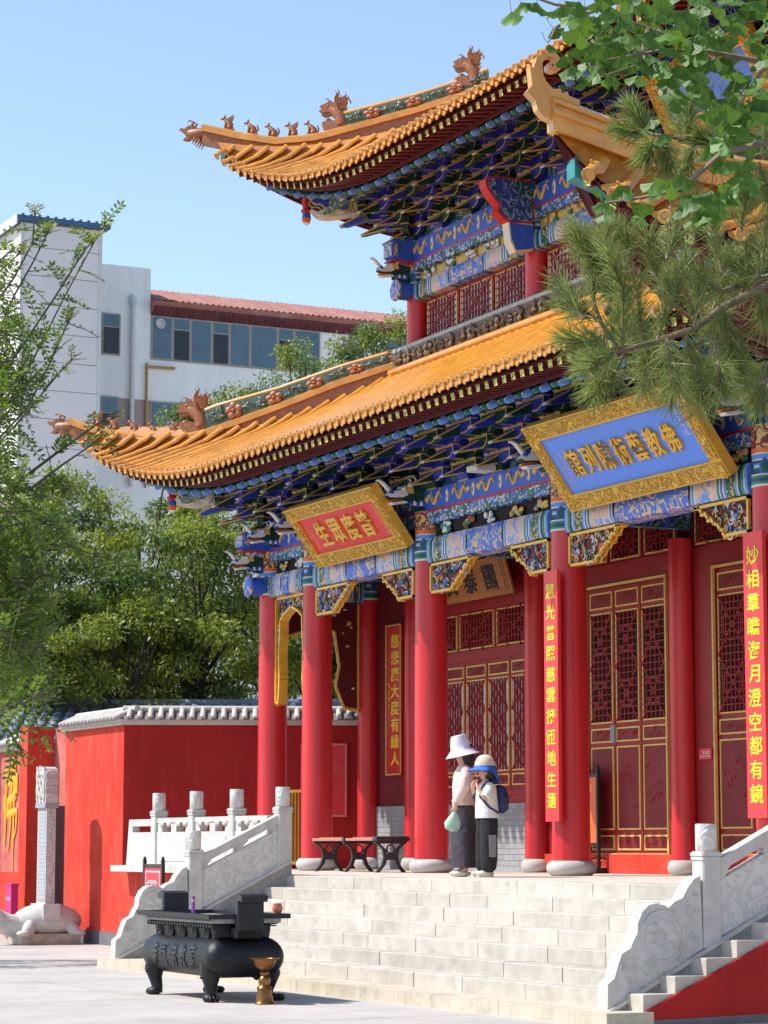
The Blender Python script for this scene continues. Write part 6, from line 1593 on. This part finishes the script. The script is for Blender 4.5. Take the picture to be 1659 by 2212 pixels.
def bough(pts, r0, dens, mi, tipmi=None, size=.036, L=.15):
    pts = [at(*p) for p in pts]; wd.tube(pts, [lerp(r0, .003, i / (len(pts) - 1)) for i in range(len(pts))], 5)
    for a, b in zip(pts, pts[1:]):
        n = max(1, int((b - a).length * dens))
        for i in range(n):
            p = a.lerp(b, (i + q.random()) / n); d = ((b - a).normalized() * .5 + rdir(q) * .9 + Vector((0, 0, -.1))).normalized()
            compound(p, d, L * q.uniform(.7, 1.2), q.randint(5, 7), mi, size)
    if tipmi is not None:
        for i in range(4): compound(pts[-1].lerp(pts[-2], .05 * i), ((pts[-1] - pts[-2]).normalized() + rdir(q) * .6).normalized(), L * .45, 4, tipmi, size * .55)
D0 = 11.0
for b in ([(-60, 900, D0), (40, 760, D0), (120, 640, D0), (180, 545, D0), (225, 488, D0)], [(-60, 960, D0 + .3), (60, 800, D0 + .3), (140, 640, D0 + .2), (208, 515, D0)], [(-50, 820, D0), (30, 640, D0), (75, 560, D0), (105, 500, D0)], [(-40, 700, D0 + .2), (30, 600, D0), (70, 525, D0), (75, 462, D0)],
          [(-60, 1010, D0), (60, 880, D0), (110, 780, D0), (150, 690, D0)], [(-60, 1020, D0 - .2), (50, 900, D0 - .2), (120, 815, D0 - .2), (155, 775, D0 - .2)], [(-60, 640, D0), (-5, 590, D0), (40, 550, D0)]):
    bough(b, .0055, 15, 0, 1)
for k in range(16):
    u0, v0 = q.uniform(-70, -10), q.uniform(560, 980); bough([(u0, v0, D0 + q.uniform(-.5, .5)), (u0 + q.uniform(30, 60), v0 - q.uniform(-10, 60), D0 + q.uniform(-.5, .5)), (u0 + q.uniform(60, 110), v0 - q.uniform(-30, 110), D0 + q.uniform(-.5, .5))], .006, 22, 0)
for k in range(34):
    u0, v0 = q.uniform(-80, 40), q.uniform(980, 1560); e = q.uniform(50, 150) * (1 - abs(v0 - 1250) / 900); bough([(u0, v0, D0 + q.uniform(-.6, .6)), (u0 + e * .5, v0 - q.uniform(-20, 45), D0 + q.uniform(-.6, .6)), (u0 + e, v0 + q.uniform(-60, 40), D0 + q.uniform(-.6, .6))], .006, 24, 0)
for b in ([(-20, 1500, D0), (30, 1530, D0), (75, 1545, D0), (88, 1590, D0)], [(-20, 1540, D0), (20, 1580, D0), (45, 1620, D0)], [(40, 1040, D0), (120, 980, D0), (190, 930, D0), (240, 895, D0)], [(60, 1060, D0), (140, 1000, D0), (200, 960, D0)], [(-20, 1250, D0), (60, 1200, D0), (150, 1180, D0), (210, 1200, D0)]):
    bough(b, .008, 18, 0, 1)
wd.tube([lo.lerp(at(-60, 900, D0), t_) for t_ in (0, .3, .6, 1)], [.09, .06, .03, .012], 8); wd.tube([gpos(lo), lo + Vector((0, 0, .0)), lo + Vector((.1, 0, 1.5))], [.14, .11, .06], 10); wd.tube([lo, at(-60, 1250, D0)], [.05, .012], 6); wd.tube([lo, at(-70, 1500, D0)], [.05, .012], 6); wd.tube([lo + Vector((.1, 0, 1.5)), at(-60, 640, D0)], [.05, .012], 6)
wd.build('trunk', MAT['twig_bark'], lt, 60); c_ = leafobj(lf, 'crown', ('leaf_locust', 'leaf_locust_young'), lt); c_['kind'] = 'stuff'

# ------------------------------------------------------------------ golden roof corner of the side pavilion
pv = thing('side_pavilion', 'golden tiled pavilion roof corner with a scrolled ridge end among pine needles', 'pavilion', tuple(gpos(at(2100, 1900, 19.0))))
E_ = (RH * .876 - FH * .483).normalized(); W_ = (RH * .483 + FH * .876).normalized()
tip = at(1196, 318, 19.5); org = tip + (E_ + W_) * 2.2
PRE = frame((org.x, org.y, 0), E_, W_, HZ)
ze = tip.z - .95
proof, PS, PE, PT = roof('pavilion_roof', 0, 0, ze, 1.95, 2.2, .95, .6, 3.0, 1.6, .05, .30, pv)
cr = [-2.22, -2.0, -1.7, -1.4, -1.0, -.4, .4, 1.4]
D2 = Vector((1, 1, 0)).normalized(); N2 = Vector((1, -1, 0)).normalized(); rings = []
for d in cr:
    b = Vector((d, d, PS(d, d) + .10)); rings.append([b + N2 * a + Vector((0, 0, hh)) for a, hh in ((-.07, -.14), (-.07, -.02), (-.10, -.01), (-.10, .02), (-.06, .03), (-.06, .07), (-.09, .08), (-.09, .11), (-.04, .15), (.04, .15), (.09, .11), (.09, .08), (.06, .07), (.06, .03), (.10, .02), (.10, -.01), (.07, -.02), (.07, -.14))])
MB().loft(rings).build('hip_ridge', MAT['glaze'], proof, 50)
cm = MB(); cp = [(.20, -.10), (.20, .12), (.10, .15), (.085, .19), (.03, .17), (.02, .21), (-.05, .20), (-.12, .27), (-.155, .36), (-.15, .44), (-.10, .50), (-.04, .50), (.0, .455), (-.015, .41), (-.05, .405), (-.065, .43), (-.05, .45), (-.07, .46), (-.10, .43), (-.09, .38), (-.04, .365), (.02, .39), (.04, .46), (-.01, .53), (-.10, .545), (-.20, .49), (-.235, .38), (-.27, .40), (-.25, .22), (-.30, .16), (-.22, .08), (-.20, .0), (-.14, -.06), (-.05, -.10)]
cm.prism(cp, 'y', -.055, .055); cm.mesh
b = Vector((-2.18, -2.18, PS(-2.18, -2.18) + .12)); cm.build('scroll_finial', MAT['glaze'], proof, None, frame(b, D2, -N2, HZ) @ SCL(.88))
m = MB(); m.b2((-.1, -.1, -1.2), (.1, .1, ze + .2)); m.build('column', MAT['red_column'], pv)
m = MB(); m.b2((-.1, -.12, ze - .25), (3.0, .12, ze + .2)); m.build('painted_beam', MAT['paint_blue'], pv)
m = MB(); m.b2((-.12, -.1, ze - .26), (.12, 2.2, ze + .19)); m.build('painted_beam', MAT['paint_blue'], pv)
m = MB(); m.b2((0.05, .05, -1.2), (3.0, .2, ze)); m.build('wall', MAT['red_plaster'], pv)
PRE = None

# ------------------------------------------------------------------ near ginkgo branch
def ginkgo_leaf(seed):
    q = random.Random(seed); m = MB(); n = 9; pts = []
    for j in range(n):
        a = lerp(-1.15, 1.15, j / (n - 1)); r_ = .040 * (1 + .06 * q.uniform(-1, 1)); 
        if abs(j - 4) == 0: r_ *= q.uniform(.62, .9)
        pts.append((r_ * sin(a) * 1.02, r_ * cos(a), .006 * cos(a * 2.4) + .008 * (abs(a) - .5) * q.uniform(-1, 1)))
    inn = [(p[0] * .45, p[1] * .45, -.004 + .003 * (j % 2)) for j, p in enumerate(pts)]
    m.v = [(0, 0, 0)] + inn + pts; m.f = [(0, 1 + j + 1, 1 + j) for j in range(n - 1)] + [(1 + j, 2 + j, 2 + j + n, 1 + j + n) for j in range(n - 1)]; m.m = [0] * len(m.f)
    s = len(m.v); m.tube([(0, 0, 0), (.004, -.018, .002), (.002, -.036, .008)], [.0009, .0008, .001], 3, 1)
    return m.mesh('leaf', [MAT['leaf_ginkgo'], MAT['twig_green']], 70)
GL = [ginkgo_leaf(k) for k in range(5)]
go = at(2500, 1200, 6.4); gk = thing('ginkgo_tree', 'ginkgo branch with fan-shaped leaves hanging over the upper roof', 'tree', tuple(gpos(go)))
gw = MB(); q = random.Random(12)
gw.tube([gpos(go), go + Vector((0, 0, 1.0)), at(2450, 100, 6.5)], [.14, .11, .07], 10)
BR = [[(2450, 100, 6.5), (2000, 180, 6.2), (1659, 135, 6.1), (1520, 110, 6.0), (1400, 60, 6.0), (1290, 20, 6.0)], [(1520, 110, 6.0), (1420, 110, 5.95), (1310, 130, 5.9), (1230, 70, 5.9)], [(1290, 20, 6), (1200, 10, 6.0), (1110, -20, 6.0)], [(2000, 180, 6.2), (1700, 300, 6.0), (1560, 330, 5.9), (1470, 410, 5.9), (1370, 430, 5.9), (1290, 440, 5.9)], [(1659, 135, 6.1), (1600, 220, 6.0), (1560, 270, 5.9)], [(1400, 60, 6.0), (1380, 140, 5.95), (1300, 165, 5.9)], [(1290, 20, 6), (1200, 60, 5.95), (1185, 90, 5.9)]]
for b in BR:
    pts = [at(*p) for p in b]; gw.tube(pts, [lerp(.012 if len(b) > 5 else .006, .002, i / (len(pts) - 1)) for i in range(len(pts))], 5)
gw.build('trunk', MAT['twig'], gk, 60)
def gleaf(u, v, dep, s=1.0):
    p = at(u, v, dep); dn = (Vector((0, 0, -1)) + RH * q.uniform(-.8, .8) + FH * q.uniform(-.4, .4)).normalized()
    nn = (-FH * q.uniform(.3, 1) + Vector((0, 0, q.uniform(-.2, .9))) + RH * q.uniform(-.7, .7)).normalized(); xx = dn.cross(nn).normalized(); nn = xx.cross(dn)
    place('leaf', GL[q.randrange(5)], gk, frame(p, xx, dn, nn) @ SCL(s * q.uniform(.8, 1.15)))
for (u, v) in [(1105, 25), (1125, 5), (1160, 5), (1215, 120), (1185, 95), (1262, 165), (1235, 140), (1195, 60)]: gleaf(u, v, 6.0, 1.0)
zones = [((1200, 1660), (-20, 60), 58, 1.0), ((1250, 1560), (60, 140), 52, 1.0), ((1440, 1670), (60, 230), 44, 1.1), ((1520, 1670), (200, 330), 24, 1.15), ((1400, 1480), (250, 350), 2, .9), ((1395, 1600), (360, 470), 18, 1.1), ((1290, 1400), (395, 470), 9, .85), ((1280, 1450), (120, 165), 14, .95), ((1500, 1640), (290, 420), 12, 1.0)]
for (a, b), (c, d), n, s in zones:
    for _ in range(n): gleaf(q.uniform(a, b), q.uniform(c, d), q.uniform(5.75, 6.25), s)

# ------------------------------------------------------------------ near pine branch
po = at(2700, 1300, 7.0); pn = thing('pine_tree', 'pine branch with long needle tufts hanging in front of the lower roof', 'tree', tuple(gpos(po)))
pw = MB(); nd = MB(); q = random.Random(77)
pw.tube([gpos(po), po + Vector((0, 0, .8)), at(2650, 300, 7.0)], [.17, .13, .07], 10)
def shoot(pts, r0, r1): 
    P = [at(*p) for p in pts]; pw.tube(P, [lerp(r0, r1, i / (len(P) - 1)) for i in range(len(P))], 6); return P
def needles(a, b, n, L, spread, dry=.06, w_=.0019):
    ax = (b - a).normalized()
    for _ in range(n):
        p = a.lerp(b, q.random()); d = (ax * q.uniform(.35, 1.1) + rdir(q) * spread + Vector((0, 0, .08))).normalized(); l = L * q.uniform(.7, 1.1)
        s = d.cross(rdir(q)).normalized() * w_ / 2; e = p + d * l + Vector((0, 0, -.06 * l)); mid_ = p + d * l * .5; mi = 1 if q.random() < dry else 0
        k = len(nd.v); nd.v += [tuple(p - s * .6), tuple(p + s * .6), tuple(mid_ + s), tuple(e), tuple(mid_ - s)]; nd.f.append((k, k + 1, k + 2, k + 3, k + 4)); nd.m.append(mi)
A_ = 6.6
mains = [[(2650, 300, 7.0), (2000, 470, 6.8), (1659, 615, 6.6), (1560, 665, 6.6), (1500, 710, 6.6), (1420, 735, 6.55), (1340, 760, 6.5), (1300, 700, 6.5), (1285, 660, 6.5)], [(2650, 300, 7.0), (2000, 430, 6.9), (1659, 600, 6.75), (1560, 630, 6.7), (1520, 590, 6.7), (1490, 640, 6.7)], [(2000, 430, 6.9), (1720, 350, 6.7), (1600, 330, 6.6), (1480, 300, 6.6), (1400, 290, 6.6)], [(2000, 470, 6.8), (1750, 780, 6.6), (1640, 830, 6.5)]]
for b in mains: shoot(b, .013, .005)
tufts = [(1285, 670, 1275, 560), (1260, 690, 1215, 620), (1290, 690, 1235, 660), (1310, 745, 1235, 735), (1330, 760, 1270, 800), (1350, 765, 1310, 830), (1400, 745, 1390, 830), (1345, 750, 1345, 650), (1390, 735, 1375, 620), (1420, 735, 1440, 640), (1440, 730, 1455, 830), (1480, 715, 1500, 810), (1500, 790, 1520, 860), (1500, 700, 1510, 600), (1540, 670, 1560, 570), (1560, 660, 1580, 760), (1600, 640, 1620, 540), (1640, 620, 1655, 700), (1640, 600, 1655, 500), (1560, 590, 1540, 500), (1600, 500, 1610, 430), (1655, 780, 1620, 830), (1655, 820, 1640, 870), (1420, 600, 1400, 520), (1350, 640, 1320, 560), (1300, 560, 1310, 500), (1440, 560, 1460, 480), (1500, 520, 1500, 450), (1460, 640, 1480, 560), (1600, 720, 1600, 800), (1310, 790, 1285, 850), (1470, 800, 1450, 860), (1550, 780, 1560, 840)]
tufts2 = [(1400, 290, 1370, 240), (1400, 290, 1350, 280), (1420, 300, 1400, 330), (1470, 300, 1455, 215), (1480, 300, 1490, 230), (1500, 310, 1480, 370), (1560, 325, 1545, 260), (1560, 325, 1520, 300), (1600, 335, 1600, 270), (1620, 340, 1600, 410), (1650, 345, 1655, 280), (1640, 350, 1655, 420), (1440, 300, 1440, 350)]
for u0, v0, u1, v1 in tufts:
    dp = A_ + q.uniform(-.22, .22); a, b = at(u0, v0, dp), at(u1, v1, dp + q.uniform(-.06, .06)); pw.tube([a, b], [.005, .0035], 5); needles(a, b + (b - a) * .12, 215, .088, .62, .14, .0022)
for u0, v0, u1, v1 in tufts2:
    dp = A_ + q.uniform(-.15, .15); a, b = at(u0, v0, dp), at(u1, v1, dp); pw.tube([a, b], [.004, .003], 5); needles(a, b + (b - a) * .2, 260, .074, .6, .03, .0023)
for _ in range(18):
    u, v = q.uniform(1250, 1659), q.uniform(500, 850)
    if v > 870 - (1659 - u) * .05 or (u < 1330 and (v < 560 or v > 830)): continue
    dp = A_ + q.uniform(-.1, .45); a = at(u, v, dp); b = a + (rdir(q) * .8 + Vector((0, 0, .5)) - RH * .3).normalized() * .09; pw.tube([a, b], [.004, .003], 5); needles(a, b, 260, .085, .65, .16, .0022)
for u, v in ((1300, 690), (1545, 690), (1500, 855), (1405, 790)):
    a = at(u, v, A_); needles(a, a + Vector((0, 0, -.05)), 40, .09, .7, .8)
cn = at(1312, 668, A_ - .06); pw.ell(tuple(cn), (.011, .011, .018))
pw.build('trunk', MAT['twig'], pn, 60); c_ = leafobj(nd, 'needles', ('needle', 'needle_dry'), pn); c_['kind'] = 'stuff'
